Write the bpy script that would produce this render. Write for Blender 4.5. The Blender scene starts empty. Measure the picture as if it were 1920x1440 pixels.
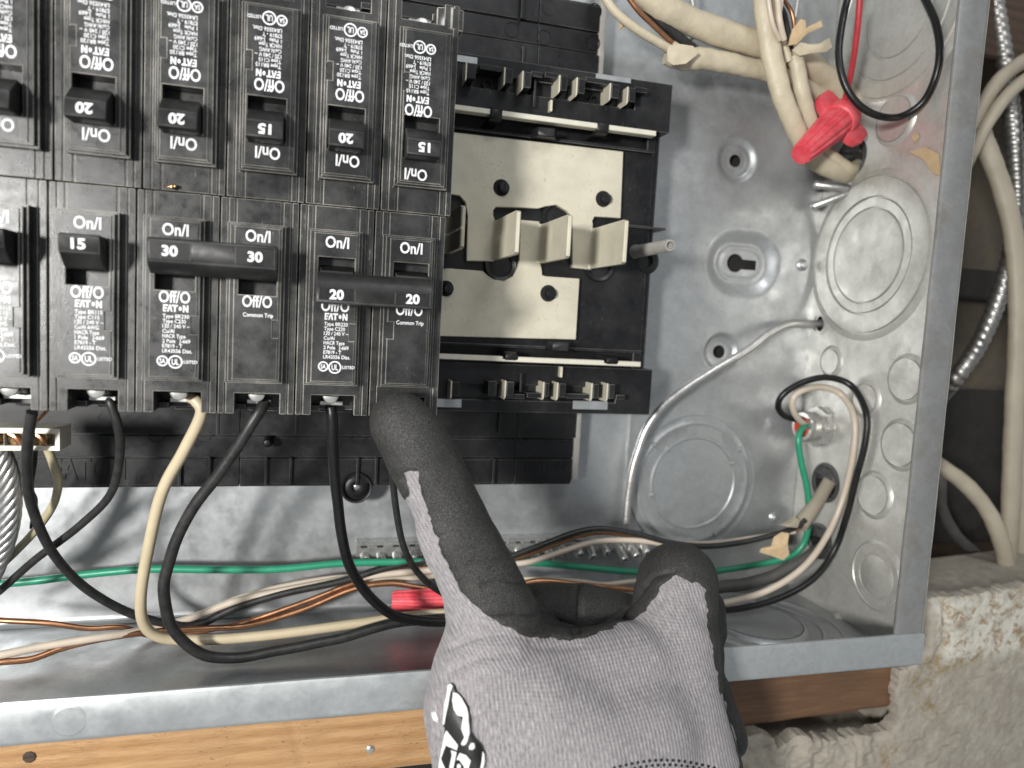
import bpy, bmesh, math, random
import numpy as np
from mathutils import Vector, Matrix

# ---------------------------------------------------------------- camera, world, lamps, exposure
S = 0.001                                   # everything below is written in millimetres
CAM = np.array([-44.1061, -350.0625, -36.068])
PITCH, ROLL, YAW, FPX = -0.0863, 0.054, 0.2674, 1354.3428
scene = bpy.context.scene
COL = scene.collection

def cam_axes():
    cy, sy = math.cos(YAW), math.sin(YAW)
    f = np.array([sy*math.cos(PITCH), cy*math.cos(PITCH), math.sin(PITCH)])
    r0 = np.array([cy, -sy, 0.0]); u0 = np.cross(r0, f)
    r = r0*math.cos(ROLL) + u0*math.sin(ROLL)
    u = -r0*math.sin(ROLL) + u0*math.cos(ROLL)
    return r, u, f
CR, CU, CF = cam_axes()

cam_data = bpy.data.cameras.new('camera')
cam = bpy.data.objects.new('camera', cam_data); COL.objects.link(cam)
cam.matrix_world = Matrix(((CR[0], CU[0], -CF[0], CAM[0]*S), (CR[1], CU[1], -CF[1], CAM[1]*S),
                           (CR[2], CU[2], -CF[2], CAM[2]*S), (0, 0, 0, 1)))
cam_data.sensor_fit = 'HORIZONTAL'; cam_data.sensor_width = 36.0
cam_data.lens = 36.0*FPX/1920.0
cam_data.clip_start = 0.01; cam_data.clip_end = 20.0
cam_data.dof.use_dof = True
cam_data.dof.focus_distance = 0.283
cam_data.dof.aperture_fstop = 8.0
scene.camera = cam

world = bpy.data.worlds.new("World"); scene.world = world; world.use_nodes = True
bg = world.node_tree.nodes['Background']
bg.inputs['Color'].default_value = (0.92, 0.965, 1.0, 1); bg.inputs['Strength'].default_value = 0.37

def lamp(name, kind, loc, target, energy, size, col):
    d = bpy.data.lights.new(name, kind); d.energy = energy; d.color = col
    if kind == 'AREA':
        d.shape = 'DISK'; d.size = size
    else:
        d.shadow_soft_size = size
    o = bpy.data.objects.new(name, d); COL.objects.link(o)
    o.location = Vector(loc)*S
    o.rotation_euler = (Vector(target)-Vector(loc)).to_track_quat('-Z', 'Y').to_euler()
    return o
# the worklight at the left of the panel, and an added overhead fill lamp behind the camera
lamp('work_light', 'SPOT', (-485, -740, 0), (-40, 0, -50), 39.0, 0.055, (1.0, 0.985, 0.95))
bpy.data.lights['work_light'].spot_size = math.radians(62); bpy.data.lights['work_light'].spot_blend = 1.0
lamp('overhead_fill', 'AREA', (250, -1300, 1200), (0, 0, 0), 7.0, 0.55, (0.97, 0.985, 1.0))

scene.view_settings.view_transform = 'Standard'; scene.view_settings.look = 'None'
scene.view_settings.exposure = 0.0; scene.view_settings.gamma = 1.0
scene.cycles.max_bounces = 8; scene.cycles.caustics_reflective = False; scene.cycles.caustics_refractive = False

# ---------------------------------------------------------------- helpers
random.seed(4); RNG = np.random.default_rng(7)
def ray(px, py):
    return CF*FPX + CR*(px-960) - CU*(py-720)
def P(px, py, h):                            # point of the photo at height h in front of the back plate
    d = ray(px, py); t = (-h-CAM[1])/d[1]; return CAM + d*t
def PX(px, py, X):                           # point on a plane x = X
    d = ray(px, py); t = (X-CAM[0])/d[0]; return CAM + d*t
def PZ(px, py, Z):
    d = ray(px, py); t = (Z-CAM[2])/d[2]; return CAM + d*t
def project(v):
    d = v-CAM; z = d@CF
    return np.stack([960+FPX*(d@CR)/z, 720-FPX*(d@CU)/z], -1)
def mm(wpx, p):                              # how many mm one sees wpx photo pixels as, at point p
    return wpx*float((np.asarray(p)-CAM)@CF)/FPX

class G:                                     # geometry collector, millimetres
    def __init__(s): s.v = []; s.f = []; s.m = []
    def add(s, verts, faces, mi=0):
        o = len(s.v); s.v += [tuple(map(float, v)) for v in verts]
        s.f += [tuple(i+o for i in f) for f in faces]; s.m += [mi]*len(faces); return s
    def box(s, x0, x1, h0, h1, z0, z1, mi=0):
        v = [(x, -h, z) for x in (x0, x1) for h in (h0, h1) for z in (z0, z1)]
        return s.add(v, [(0, 1, 3, 2), (4, 6, 7, 5), (0, 4, 5, 1), (2, 3, 7, 6), (0, 2, 6, 4), (1, 5, 7, 3)], mi)
    def prism(s, poly, axis, a0, a1, mi=0):
        # poly: 2-D outline; axis 'h': poly=(x,z); axis 'x': poly=(h,z); axis 'z': poly=(x,h)
        def mk(p, a):
            return (p[0], -a, p[1]) if axis == 'h' else (a, -p[0], p[1]) if axis == 'x' else (p[0], -p[1], a)
        n = len(poly); v = [mk(p, a0) for p in poly]+[mk(p, a1) for p in poly]
        return s.add(v, [tuple(range(n)), tuple(range(2*n-1, n-1, -1))]+[(i, (i+1) % n, n+(i+1) % n, n+i) for i in range(n)], mi)
    def lathe(s, O, N, prof, seg=28, mi=0, cap=False, ref=(0, 0, 1)):
        O = np.array(O, float); N = np.array(N, float); N /= np.linalg.norm(N)
        r = np.array(ref, float)
        if abs(r@N) > .9: r = np.array((1., 0, 0))
        U = np.cross(r, N); U /= np.linalg.norm(U); V = np.cross(N, U)
        vs = []; fs = []; rings = []
        for (rad, off) in prof:
            if rad < 1e-6:
                rings.append([len(vs)]); vs.append(O+N*off)
            else:
                rings.append(list(range(len(vs), len(vs)+seg)))
                for k in range(seg):
                    a = 2*math.pi*k/seg; vs.append(O+N*off+U*rad*math.cos(a)+V*rad*math.sin(a))
        for A, B in zip(rings, rings[1:]):
            for k in range(seg):
                k2 = (k+1) % seg
                if len(A) == 1 and len(B) == 1: continue
                if len(A) == 1: fs.append((A[0], B[k], B[k2]))
                elif len(B) == 1: fs.append((A[k], B[0], A[k2]))
                else: fs.append((A[k], B[k], B[k2], A[k2]))
        return s.add(vs, fs, mi)
    def tube(s, pts, rad, sides=10, sub=7, mi=0, smooth=True, fn=None):
        pts = [np.array(p, float) for p in pts]
        rr = rad if hasattr(rad, '__len__') else [rad]*len(pts)
        C = []; RR = []
        if smooth and len(pts) > 2:
            e = [2*pts[0]-pts[1]]+pts+[2*pts[-1]-pts[-2]]
            for i in range(len(pts)-1):
                p0, p1, p2, p3 = e[i:i+4]
                for k in range(sub):
                    t = k/sub
                    C.append(.5*((2*p1)+(-p0+p2)*t+(2*p0-5*p1+4*p2-p3)*t*t+(-p0+3*p1-3*p2+p3)*t**3)); RR.append(rr[i]*(1-t)+rr[i+1]*t)
            C.append(pts[-1]); RR.append(rr[-1])
        else: C = pts; RR = list(rr)
        n = len(C); T = [C[min(i+1, n-1)]-C[max(i-1, 0)] for i in range(n)]; T = [t/(np.linalg.norm(t)+1e-9) for t in T]
        u = np.cross(T[0], (0.3, 1, .2)); u /= np.linalg.norm(u)
        vs = []; fs = []; L = 0.
        for i in range(n):
            if i:
                u = u-T[i]*(u@T[i]); u /= np.linalg.norm(u); L += np.linalg.norm(C[i]-C[i-1])
            w = np.cross(T[i], u)
            for k in range(sides):
                a = 2*math.pi*k/sides; r = RR[i]*(fn(L, a) if fn else 1)
                vs.append(C[i]+(u*math.cos(a)+w*math.sin(a))*r)
        for i in range(n-1):
            for k in range(sides):
                k2 = (k+1) % sides; fs.append((i*sides+k, i*sides+k2, (i+1)*sides+k2, (i+1)*sides+k))
        fs.append(tuple(range(sides-1, -1, -1))); fs.append(tuple((n-1)*sides+k for k in range(sides)))
        s.add(vs, fs, mi); s.path = C; return s

def relief(rects, bottom):
    """Rectangles (x0,x1,z0,z1,h): stepped moulding as one welded mesh; later ones win, h None removes."""
    rd = lambda a: round(a, 3)
    xs = sorted({rd(v) for r in rects for v in r[:2]}); zs = sorted({rd(v) for r in rects for v in r[2:4]})
    nx, nz = len(xs)-1, len(zs)-1
    H = [[None]*nz for _ in range(nx)]
    for x0, x1, z0, z1, h in rects:
        i0, i1, j0, j1 = xs.index(rd(x0)), xs.index(rd(x1)), zs.index(rd(z0)), zs.index(rd(z1))
        for i in range(i0, i1):
            for j in range(j0, j1): H[i][j] = h
    g = lambda i, j: H[i][j] if 0 <= i < nx and 0 <= j < nz else None
    vid = {}; V = []; F = []
    def vx(i, j, h):
        k = (i, j, rd(h))
        if k not in vid: vid[k] = len(V); V.append((xs[i], -h, zs[j]))
        return vid[k]
    def corner(i, j):
        hs = [g(a, b) for a in (i-1, i) for b in (j-1, j)]
        return {rd(h) for h in hs if h is not None} | ({bottom} if None in hs else set())
    for i in range(nx):
        for j in range(nz):
            h = H[i][j]
            if h is not None: F.append((vx(i, j, h), vx(i+1, j, h), vx(i+1, j+1, h), vx(i, j+1, h)))
    def wall(a, b, h1, h2):
        if h1 is None and h2 is None: return
        h1 = bottom if h1 is None else h1; h2 = bottom if h2 is None else h2
        if abs(h1-h2) < 1e-4: return
        lo, hi = min(h1, h2), max(h1, h2)
        A = sorted({rd(lo), rd(hi)} | {h for h in corner(*a) if lo < h < hi}); B = sorted({rd(lo), rd(hi)} | {h for h in corner(*b) if lo < h < hi})
        F.append(tuple([vx(*a, h) for h in A]+[vx(*b, h) for h in reversed(B)]))
    for i in range(nx+1):
        for j in range(nz): wall((i, j), (i, j+1), g(i-1, j), g(i, j))
    for i in range(nx):
        for j in range(nz+1): wall((i, j), (i+1, j), g(i, j-1), g(i, j))
    o = G(); o.add(V, F); return o

def mesh_of(name, geo, mats, origin=(0, 0, 0), bevel=0, seg=1, angle=35, bevel_mat=None, flat=False, fix=True):
    me = bpy.data.meshes.new(name)
    v = (np.array(geo.v, float)-np.array(origin, float))*S
    me.from_pydata(v.tolist(), [], geo.f)
    for m in (mats if isinstance(mats, (list, tuple)) else [mats]): me.materials.append(m)
    me.polygons.foreach_set('material_index', geo.m)
    if fix or bevel:
        bm = bmesh.new(); bm.from_mesh(me)
        if fix: bmesh.ops.recalc_face_normals(bm, faces=bm.faces)
        if bevel:
            es = [e for e in bm.edges if len(e.link_faces) == 2 and e.calc_face_angle_signed(0) > .5]
            bmesh.ops.bevel(bm, geom=es, offset=bevel*S, segments=seg, profile=.6, affect='EDGES', clamp_overlap=True,
                            material=-1 if bevel_mat is None else bevel_mat)
        bm.to_mesh(me); bm.free()
    if not flat:
        me.polygons.foreach_set('use_smooth', [True]*len(me.polygons)); me.set_sharp_from_angle(angle=math.radians(angle))
    me.update(); return me

def wloc(o):
    p = np.zeros(3)
    while o is not None: p += np.array(o.location)/S; o = o.parent
    return p
def part(name, geo, mats=None, parent=None, **kw):
    """One mesh object; under a parent its coordinates are taken relative to the thing's base."""
    me = geo if isinstance(geo, bpy.types.Mesh) else mesh_of(name, geo, mats, origin=wloc(parent) if parent else (0, 0, 0), **kw)
    o = bpy.data.objects.new(name, me); COL.objects.link(o)
    if parent is not None: o.parent = parent
    return o
def tag(o, label, cat, group=None, kind=None):
    if label: o['label'] = label
    if cat: o['category'] = cat
    if group: o['group'] = group
    if kind: o['kind'] = kind
    return o
def thing(name, label, cat, loc=(0, 0, 0), group=None, rot=None):
    o = bpy.data.objects.new(name, None); COL.objects.link(o); o.location = Vector([float(c) for c in loc])*S
    o.empty_display_size = .01
    if rot: o.rotation_euler = rot
    return tag(o, label, cat, group)
def solo(name, geo, mats, label, cat, group=None, kind=None, **kw):
    """A thing that is a single mesh; its origin goes to its first vertex."""
    o0 = np.array(geo.v).mean(0) if len(geo.v) else np.zeros(3)
    me = mesh_of(name, geo, mats, origin=o0, **kw)
    o = bpy.data.objects.new(name, me); COL.objects.link(o); o.location = Vector(o0.tolist())*S
    return tag(o, label, cat, group, kind)

_txt = {}
def text_geo(s, bold=0.0, extrude=0.0):
    """Outline of a string as flat faces, normalised to width 1 and height of its capitals 1."""
    key = (s, bold, extrude)
    if key in _txt: return _txt[key]
    c = bpy.data.curves.new('lettering', 'FONT'); c.body = s; c.size = 1; c.resolution_u = 3; c.offset = bold; c.extrude = extrude
    o = bpy.data.objects.new('lettering', c); COL.objects.link(o)
    dg = bpy.context.evaluated_depsgraph_get(); me = bpy.data.meshes.new_from_object(o.evaluated_get(dg))
    v = np.array([w.co[:] for w in me.vertices]); f = [tuple(p.vertices) for p in me.polygons]
    bpy.data.objects.remove(o); bpy.data.curves.remove(c); bpy.data.meshes.remove(me)
    w = v[:, 0].max()-v[:, 0].min(); v[:, 0] = (v[:, 0]-v[:, 0].min())/w; v[:, 1] /= .69
    _txt[key] = (v, f); return _txt[key]
def put_text(g, s, x, z, w, hgt, h, bold=0.0, extrude=0.0, mi=0):
    v, f = text_geo(s, bold, extrude)
    g.add(np.stack([x+v[:, 0]*w, -(h+v[:, 2]*(1 if extrude else 0)), z+v[:, 1]*hgt], -1), f, mi)

# marching-triangles clip: keep the part of a triangle mesh where s > 0 (smooth cut line)
def clip_tris(V, T, s, extra=()):
    V = np.asarray(V); out_v = list(map(tuple, V)); ex = [list(map(tuple, np.atleast_2d(e.T).T)) if e.ndim == 2 else list(e) for e in extra]
    cut = {}; F = []
    def mid(a, b):
        k = (min(a, b), max(a, b))
        if k not in cut:
            t = s[a]/(s[a]-s[b]); cut[k] = len(out_v); out_v.append(tuple(V[a]+(V[b]-V[a])*t))
            for q, e in zip(ex, extra): q.append(tuple(e[a]+(e[b]-e[a])*t) if e.ndim == 2 else e[a]+(e[b]-e[a])*t)
        return cut[k]
    pos = s > 0; cnt = pos[T].sum(1)
    F += [tuple(t) for t in T[cnt == 3]]
    for t in T[(cnt == 1) | (cnt == 2)]:
        p = [pos[i] for i in t]
        if sum(p) == 1:
            i = p.index(True); a, b, c = t[i], t[(i+1) % 3], t[(i+2) % 3]; F.append((a, mid(a, b), mid(a, c)))
        else:
            i = p.index(False); a, b, c = t[i], t[(i+1) % 3], t[(i+2) % 3]; m1, m2 = mid(a, b), mid(a, c); F += [(m1, b, c), (m1, c, m2)]
    F = np.array(F); used = np.unique(F); re = np.full(len(out_v), -1); re[used] = np.arange(len(used))
    return np.array(out_v)[used], re[F], [np.array(q)[used] for q in ex]
def poly_sd(pts, poly):
    """Signed distance to a polygon, positive inside."""
    pts = np.asarray(pts, float); poly = np.asarray(poly, float); n = len(poly)
    d = np.full(len(pts), 1e18); ins = np.zeros(len(pts), bool)
    for i in range(n):
        a, b = poly[i], poly[(i+1) % n]; e = b-a; w = pts-a
        t = np.clip((w@e)/(e@e+1e-12), 0, 1); q = w-t[:, None]*e; d = np.minimum(d, (q*q).sum(1))
        c = (a[1] > pts[:, 1]) != (b[1] > pts[:, 1])
        with np.errstate(divide='ignore', invalid='ignore'):
            xi = a[0]+(pts[:, 1]-a[1])*e[0]/(e[1] if abs(e[1]) > 1e-12 else 1e-12)
        ins ^= c & (pts[:, 0] < xi)
    d = np.sqrt(d); return np.where(ins, d, -d)
def line_d(pts, line):
    d = np.full(len(pts), 1e18)
    for a, b in zip(line, line[1:]):
        a = np.array(a, float); e = np.array(b, float)-a; w = pts-a
        t = np.clip((w@e)/(e@e), 0, 1); q = w-t[:, None]*e; d = np.minimum(d, (q*q).sum(1))
    return np.sqrt(d)
def vnoise(p, scale, seed=0):
    """Smooth value noise, -1..1, for 2-D or 3-D points."""
    p = np.asarray(p, float)/scale; i = np.floor(p).astype(np.int64); f = p-i; f = f*f*(3-2*f); D = p.shape[1]; out = 0
    for c in range(2**D):
        o = np.array([(c >> k) & 1 for k in range(D)]); q = i+o
        h = (q*np.array([374761393, 668265263, 2147483647][:D])).sum(1)+seed*1274126177
        h = (h ^ (h >> 13))*1274126177; h = (h ^ (h >> 16)) & 0xffff
        out = out+(h/32767.5-1)*np.prod(np.where(o, f, 1-f), 1)
    return out

# ---------------------------------------------------------------- materials (texture space: world position in mm)
def new_mat(name):
    m = bpy.data.materials.new(name); m.use_nodes = True; nt = m.node_tree
    return m, nt, nt.nodes['Principled BSDF']
def nd(nt, typ, **kw):
    n = nt.nodes.new(typ)
    for k, v in kw.items():
        if k in n.inputs.keys() if isinstance(k, str) else False: n.inputs[k].default_value = v
        else: setattr(n, k, v)
    return n
def pos_mm(nt, scale=(1, 1, 1), rot=(0, 0, 0)):
    g = nt.nodes.new('ShaderNodeNewGeometry'); mp = nt.nodes.new('ShaderNodeMapping')
    mp.inputs['Scale'].default_value = [1000*s for s in scale]; mp.inputs['Rotation'].default_value = rot
    nt.links.new(g.outputs['Position'], mp.inputs['Vector']); return mp.outputs['Vector']
def noise(nt, vec, scale, detail=4, rough=.6, dist=0):
    n = nt.nodes.new('ShaderNodeTexNoise'); n.inputs['Scale'].default_value = scale; n.inputs['Detail'].default_value = detail
    n.inputs['Roughness'].default_value = rough; n.inputs['Distortion'].default_value = dist
    nt.links.new(vec, n.inputs['Vector']); return n.outputs['Fac']
def ramp(nt, fac, p0, p1, c0=0.0, c1=1.0):
    n = nt.nodes.new('ShaderNodeMapRange'); n.inputs['From Min'].default_value = p0; n.inputs['From Max'].default_value = p1
    n.inputs['To Min'].default_value = c0; n.inputs['To Max'].default_value = c1
    nt.links.new(fac, n.inputs['Value']); return n.outputs['Result']
def mixc(nt, fac, a, b):
    n = nt.nodes.new('ShaderNodeMix'); n.data_type = 'RGBA'
    for sock, val in ((n.inputs['Factor'], fac), (n.inputs[6], a), (n.inputs[7], b)):
        if hasattr(val, 'links') or hasattr(val, 'is_linked'): nt.links.new(val, sock)
        else: sock.default_value = val if not isinstance(val, tuple) else (*val, 1)[:4]
    return n.outputs[2]
def mul(nt, a, b):
    n = nt.nodes.new('ShaderNodeMath'); n.operation = 'MULTIPLY'
    for i, v in enumerate((a, b)):
        if hasattr(v, 'is_linked'): nt.links.new(v, n.inputs[i])
        else: n.inputs[i].default_value = v
    return n.outputs[0]
def bump(nt, bsdf, height, dist, strength=1.0, chain=None):
    n = nt.nodes.new('ShaderNodeBump'); n.inputs['Distance'].default_value = dist*S; n.inputs['Strength'].default_value = strength
    nt.links.new(height, n.inputs['Height'])
    if chain is not None: nt.links.new(chain, n.inputs['Normal'])
    nt.links.new(n.outputs['Normal'], bsdf.inputs['Normal']); return n.outputs['Normal']
def setp(b, col=None, rough=None, metal=None, spec=None, **kw):
    if col is not None: b.inputs['Base Color'].default_value = (*col, 1)
    if rough is not None: b.inputs['Roughness'].default_value = rough
    if metal is not None: b.inputs['Metallic'].default_value = metal
    if spec is not None: b.inputs['Specular IOR Level'].default_value = spec
    for k, v in kw.items(): b.inputs[k].default_value = v

def plastic(name, col, rough, dust=0.5, dust_col=(.28, .27, .25), streak=True, spec=.5):
    """Moulded black plastic with fine grain, a film of dust, specks and hair scratches."""
    m, nt, b = new_mat(name); setp(b, col, rough, 0, spec); L = nt.links.new
    v = pos_mm(nt)
    film = ramp(nt, noise(nt, v, .05, 5, .65), .42, .75, 0, .16*dust)
    specks = mul(nt, ramp(nt, noise(nt, v, 2.6, 3, .7), .66, .74, 0, .8*dust), ramp(nt, noise(nt, v, .09, 3), .42, .62))
    c = mixc(nt, film, col, dust_col); c = mixc(nt, specks, c, dust_col)
    if streak:
        sv = pos_mm(nt, (1, 1, .12), (0, .5, 0))
        scr = mul(nt, ramp(nt, noise(nt, sv, 2.2, 2, .5), .69, .73, 0, .5*dust), ramp(nt, noise(nt, v, .13, 2), .5, .62))
        c = mixc(nt, scr, c, dust_col)
    L(c, b.inputs['Base Color']); L(ramp(nt, noise(nt, v, .25, 4), .3, .7, rough-.08, rough+.12), b.inputs['Roughness'])
    bump(nt, b, noise(nt, v, 3.0, 3, .6), .035); return m
def steel(name, col=(.52, .53, .53), rough=.36, metal=.8, dirt=0.0, wave=0.0, dirt_col=(.30, .28, .24)):
    """Galvanised sheet: spangle, smears and a slight waviness."""
    m, nt, b = new_mat(name); setp(b, col, rough, metal); L = nt.links.new
    v = pos_mm(nt)
    vo = nt.nodes.new('ShaderNodeTexVoronoi'); vo.inputs['Scale'].default_value = .55; vo.inputs['Randomness'].default_value = 1
    wv = nt.nodes.new('ShaderNodeVectorMath'); wv.operation = 'ADD'
    nz = nt.nodes.new('ShaderNodeTexNoise'); nz.inputs['Scale'].default_value = .7; L(v, nz.inputs['Vector']); L(v, wv.inputs[0]); L(nz.outputs['Color'], wv.inputs[1])
    L(wv.outputs[0], vo.inputs['Vector'])
    sep = nt.nodes.new('ShaderNodeSeparateColor'); L(vo.outputs['Color'], sep.inputs[0])
    c = mixc(nt, ramp(nt, sep.outputs[0], 0, 1, 0, 1), tuple(x*.93 for x in col), tuple(min(1, x*1.05) for x in col))
    c = mixc(nt, ramp(nt, noise(nt, v, .045, 6, .65), .38, .7, 0, .2), c, tuple(x*.8 for x in col))
    grain = noise(nt, v, 2.4, 3, .7)
    c = mixc(nt, ramp(nt, grain, .35, .7, .0, .30), c, tuple(min(1, x*1.25) for x in col))
    if dirt:
        c = mixc(nt, ramp(nt, noise(nt, v, .05, 7, .7, .6), .48, .72, 0, dirt), c, dirt_col)
        rs = mul(nt, ramp(nt, noise(nt, v, .3, 5, .7), .62, .72), ramp(nt, noise(nt, v, .03, 2), .48, .62, 0, dirt))
        c = mixc(nt, rs, c, (.30, .17, .07))
    L(c, b.inputs['Base Color'])
    rr = ramp(nt, noise(nt, v, .12, 5, .6), .3, .7, rough-.07, rough+.14)
    L(rr, b.inputs['Roughness'])
    ch = bump(nt, b, grain, .03)
    if wave: bump(nt, b, noise(nt, v, .028, 2, .4), wave, chain=ch)
    return m
def simple(name, col, rough=.5, metal=0, var=.25, scale=.3, bmp=.0, bscale=2.0, spec=.5, col2=None, squeeze=(1, 1, 1), specks=0, **kw):
    m, nt, b = new_mat(name); setp(b, col, rough, metal, spec, **kw); v = pos_mm(nt, squeeze)
    c2 = col2 or tuple(x*(1-var*1.6) for x in col)
    c = mixc(nt, ramp(nt, noise(nt, v, scale, 5, .65), .35, .72, 0, 1 if col2 else .8), col, c2)
    if specks:
        sp_ = mul(nt, ramp(nt, noise(nt, v, 1.3, 3, .7), .63, .70, 0, specks), ramp(nt, noise(nt, v, .06, 3), .50, .60))
        sp2 = mul(nt, ramp(nt, noise(nt, pos_mm(nt, (1, 1, .3)), 1.6, 2, .5), .66, .70, 0, specks*.5), ramp(nt, noise(nt, v, .1, 2), .45, .6))
        c = mixc(nt, sp_, c, (.05, .045, .04)); c = mixc(nt, sp2, c, (.2, .18, .15))
    nt.links.new(c, b.inputs['Base Color'])
    nt.links.new(ramp(nt, noise(nt, v, scale*2.3, 3), .3, .7, rough-.06, rough+.1), b.inputs['Roughness'])
    if bmp: bump(nt, b, noise(nt, v, bscale, 4, .6), bmp)
    return m

M_case = plastic('breaker_plastic', (.0135, .0135, .0138), .29, 1.3, (.26, .255, .25), spec=.5)
M_scuff_glint = plastic('scuffed_glint_edge', (.17, .163, .145), .36, 5.0, (.74, .71, .62), False)  # edge scuffs, with the glint of the bevels painted in as lighter colour
M_toggle = plastic('toggle_plastic', (.009, .009, .009), .40, .5, spec=.35)
M_tedge = plastic('toggle_edge', (.03, .03, .03), .38, 1.2, (.3, .3, .28), False)
M_pan = plastic('pan_plastic', (.0075, .0075, .0085), .34, .7, (.16, .16, .16), spec=.32)
M_panedge = plastic('pan_edge', (.055, .055, .055), .3, 2.0, (.4, .4, .38), False, spec=.4)
M_hole = simple('dark_recess', (.006, .006, .006), .8)
M_ink = simple('white_ink', (.86, .87, .88), .6, var=.22, scale=1.6)
M_steel = steel('galvanised_back', (.445, .46, .468), .36, .68, .06, .6)
M_wall = steel('galvanised_side', (.62, .61, .57), .36, .48, .42, .5)
M_bottom = steel('galvanised_bottom', (.50, .51, .52), .36, .68, .12, .3)
M_flange = steel('galvanised_flange', (.455, .475, .48), .38, .66, .10, .0)
M_flange_side = steel('galvanised_flange_worn', (.34, .34, .335), .44, .7, .45, .0, (.25, .20, .14))
M_tin = simple('tin_plate', (.66, .615, .49), .40, .18, .14, .07, .03, 1.5, specks=.85)
M_tin_edge = simple('tin_bar', (.74, .70, .59), .45, .25, .10, .2)
M_zinc = simple('zinc_screw', (.64, .63, .60), .28, .72, .12, .2)
M_conduit = simple('conduit_steel', (.50, .485, .46), .36, .9, .3, .3)
M_bar = simple('tinned_bar', (.56, .56, .54), .28, .75, .2, .2)
M_alum = simple('aluminium', (.70, .69, .67), .34, .9, .15, .3, .08, .6)
M_copper = simple('copper', (.50, .25, .135), .33, .9, .3, .15)
M_wblack = simple('black_insulation', (.009, .009, .0095), .34, 0, .3, .3, .05, 1.2)
M_wblack2 = simple('scuffed_black_insulation', (.012, .012, .0125), .42, 0, .2, .25, .08, .8, col2=(.034, .033, .032))
M_wbeige = simple('beige_insulation', (.56, .47, .32), .36, 0, .10, .12)
M_wcream = simple('cream_insulation', (.62, .53, .43), .36, 0, .10, .12)
M_wyell = simple('yellowed_insulation', (.47, .42, .27), .38, 0, .15, .2)
M_green = simple('green_insulation', (.03, .30, .17), .34, 0, .12, .2)
M_red = simple('red_insulation', (.52, .05, .06), .35, 0, .15, .3)
M_sheath = simple('cable_sheath', (.60, .525, .385), .45, 0, .16, .09, .35, .22)
M_sheath2 = simple('outer_cable_sheath', (.42, .37, .285), .5, 0, .15, .05, .1, .25)
M_dsheath = simple('grey_cable_sheath', (.10, .095, .09), .5, 0, .25, .1)
M_paper = simple('kraft_paper', (.60, .44, .26), .8, 0, .15, .3, .15, .5)
M_nut = simple('red_connector', (.70, .05, .075), .40, 0, .12, .2, .04, 1.5, col2=(.74, .14, .16))
M_redbush = simple('red_bushing', (.62, .09, .05), .4, 0, .1, .2)
M_clamp = simple('black_clamp', (.025, .025, .026), .45, 0, .3, .2, col2=(.10, .10, .10))
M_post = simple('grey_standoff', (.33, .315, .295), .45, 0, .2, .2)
M_brass = simple('brass_lug', (.50, .33, .16), .3, .9, .3, .4)
M_white = simple('white_print', (.80, .80, .78), .55, 0, .1, .2)

def wood(name, c1, c2, rough=.6, dark=0):
    m, nt, b = new_mat(name); setp(b, c1, rough); v = pos_mm(nt, (.10, 1, 1)); v2 = pos_mm(nt)
    w = nt.nodes.new('ShaderNodeTexWave'); w.wave_type = 'BANDS'; w.bands_direction = 'Z'; w.inputs['Scale'].default_value = .055
    w.inputs['Distortion'].default_value = 6; w.inputs['Detail'].default_value = 4; w.inputs['Detail Scale'].default_value = .5
    nt.links.new(v, w.inputs['Vector'])
    c = mixc(nt, w.outputs['Fac'], c1, c2)
    c = mixc(nt, ramp(nt, noise(nt, v, .9, 5, .7), .45, .75, 0, .6), c, tuple(x*.55 for x in c2))
    c = mixc(nt, ramp(nt, noise(nt, v2, .03, 3), .45, .6, 0, .5), c, tuple(x*.8 for x in c1))
    pit = ramp(nt, noise(nt, pos_mm(nt, (.5, 1, 1)), .9, 3, .6), .60, .70)
    c = mixc(nt, mul(nt, pit, ramp(nt, noise(nt, v2, .06, 2), .5, .6, 0, .7)), c, tuple(x*.3 for x in c2))
    if dark:                                   # the right part of the board is darker red-brown
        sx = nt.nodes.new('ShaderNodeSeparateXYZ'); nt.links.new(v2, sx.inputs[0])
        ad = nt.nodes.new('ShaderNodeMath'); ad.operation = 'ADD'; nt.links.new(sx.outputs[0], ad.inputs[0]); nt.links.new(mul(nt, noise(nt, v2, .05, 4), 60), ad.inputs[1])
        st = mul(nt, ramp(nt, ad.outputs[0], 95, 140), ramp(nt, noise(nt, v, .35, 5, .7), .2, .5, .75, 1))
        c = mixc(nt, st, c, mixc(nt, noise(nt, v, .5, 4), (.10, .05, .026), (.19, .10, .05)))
    nt.links.new(c, b.inputs['Base Color'])
    bump(nt, b, noise(nt, v, .9, 5, .7), .5); return m
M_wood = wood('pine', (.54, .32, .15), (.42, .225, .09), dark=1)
M_wood2 = wood('brown_stud', (.085, .05, .03), (.05, .03, .018))
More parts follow.
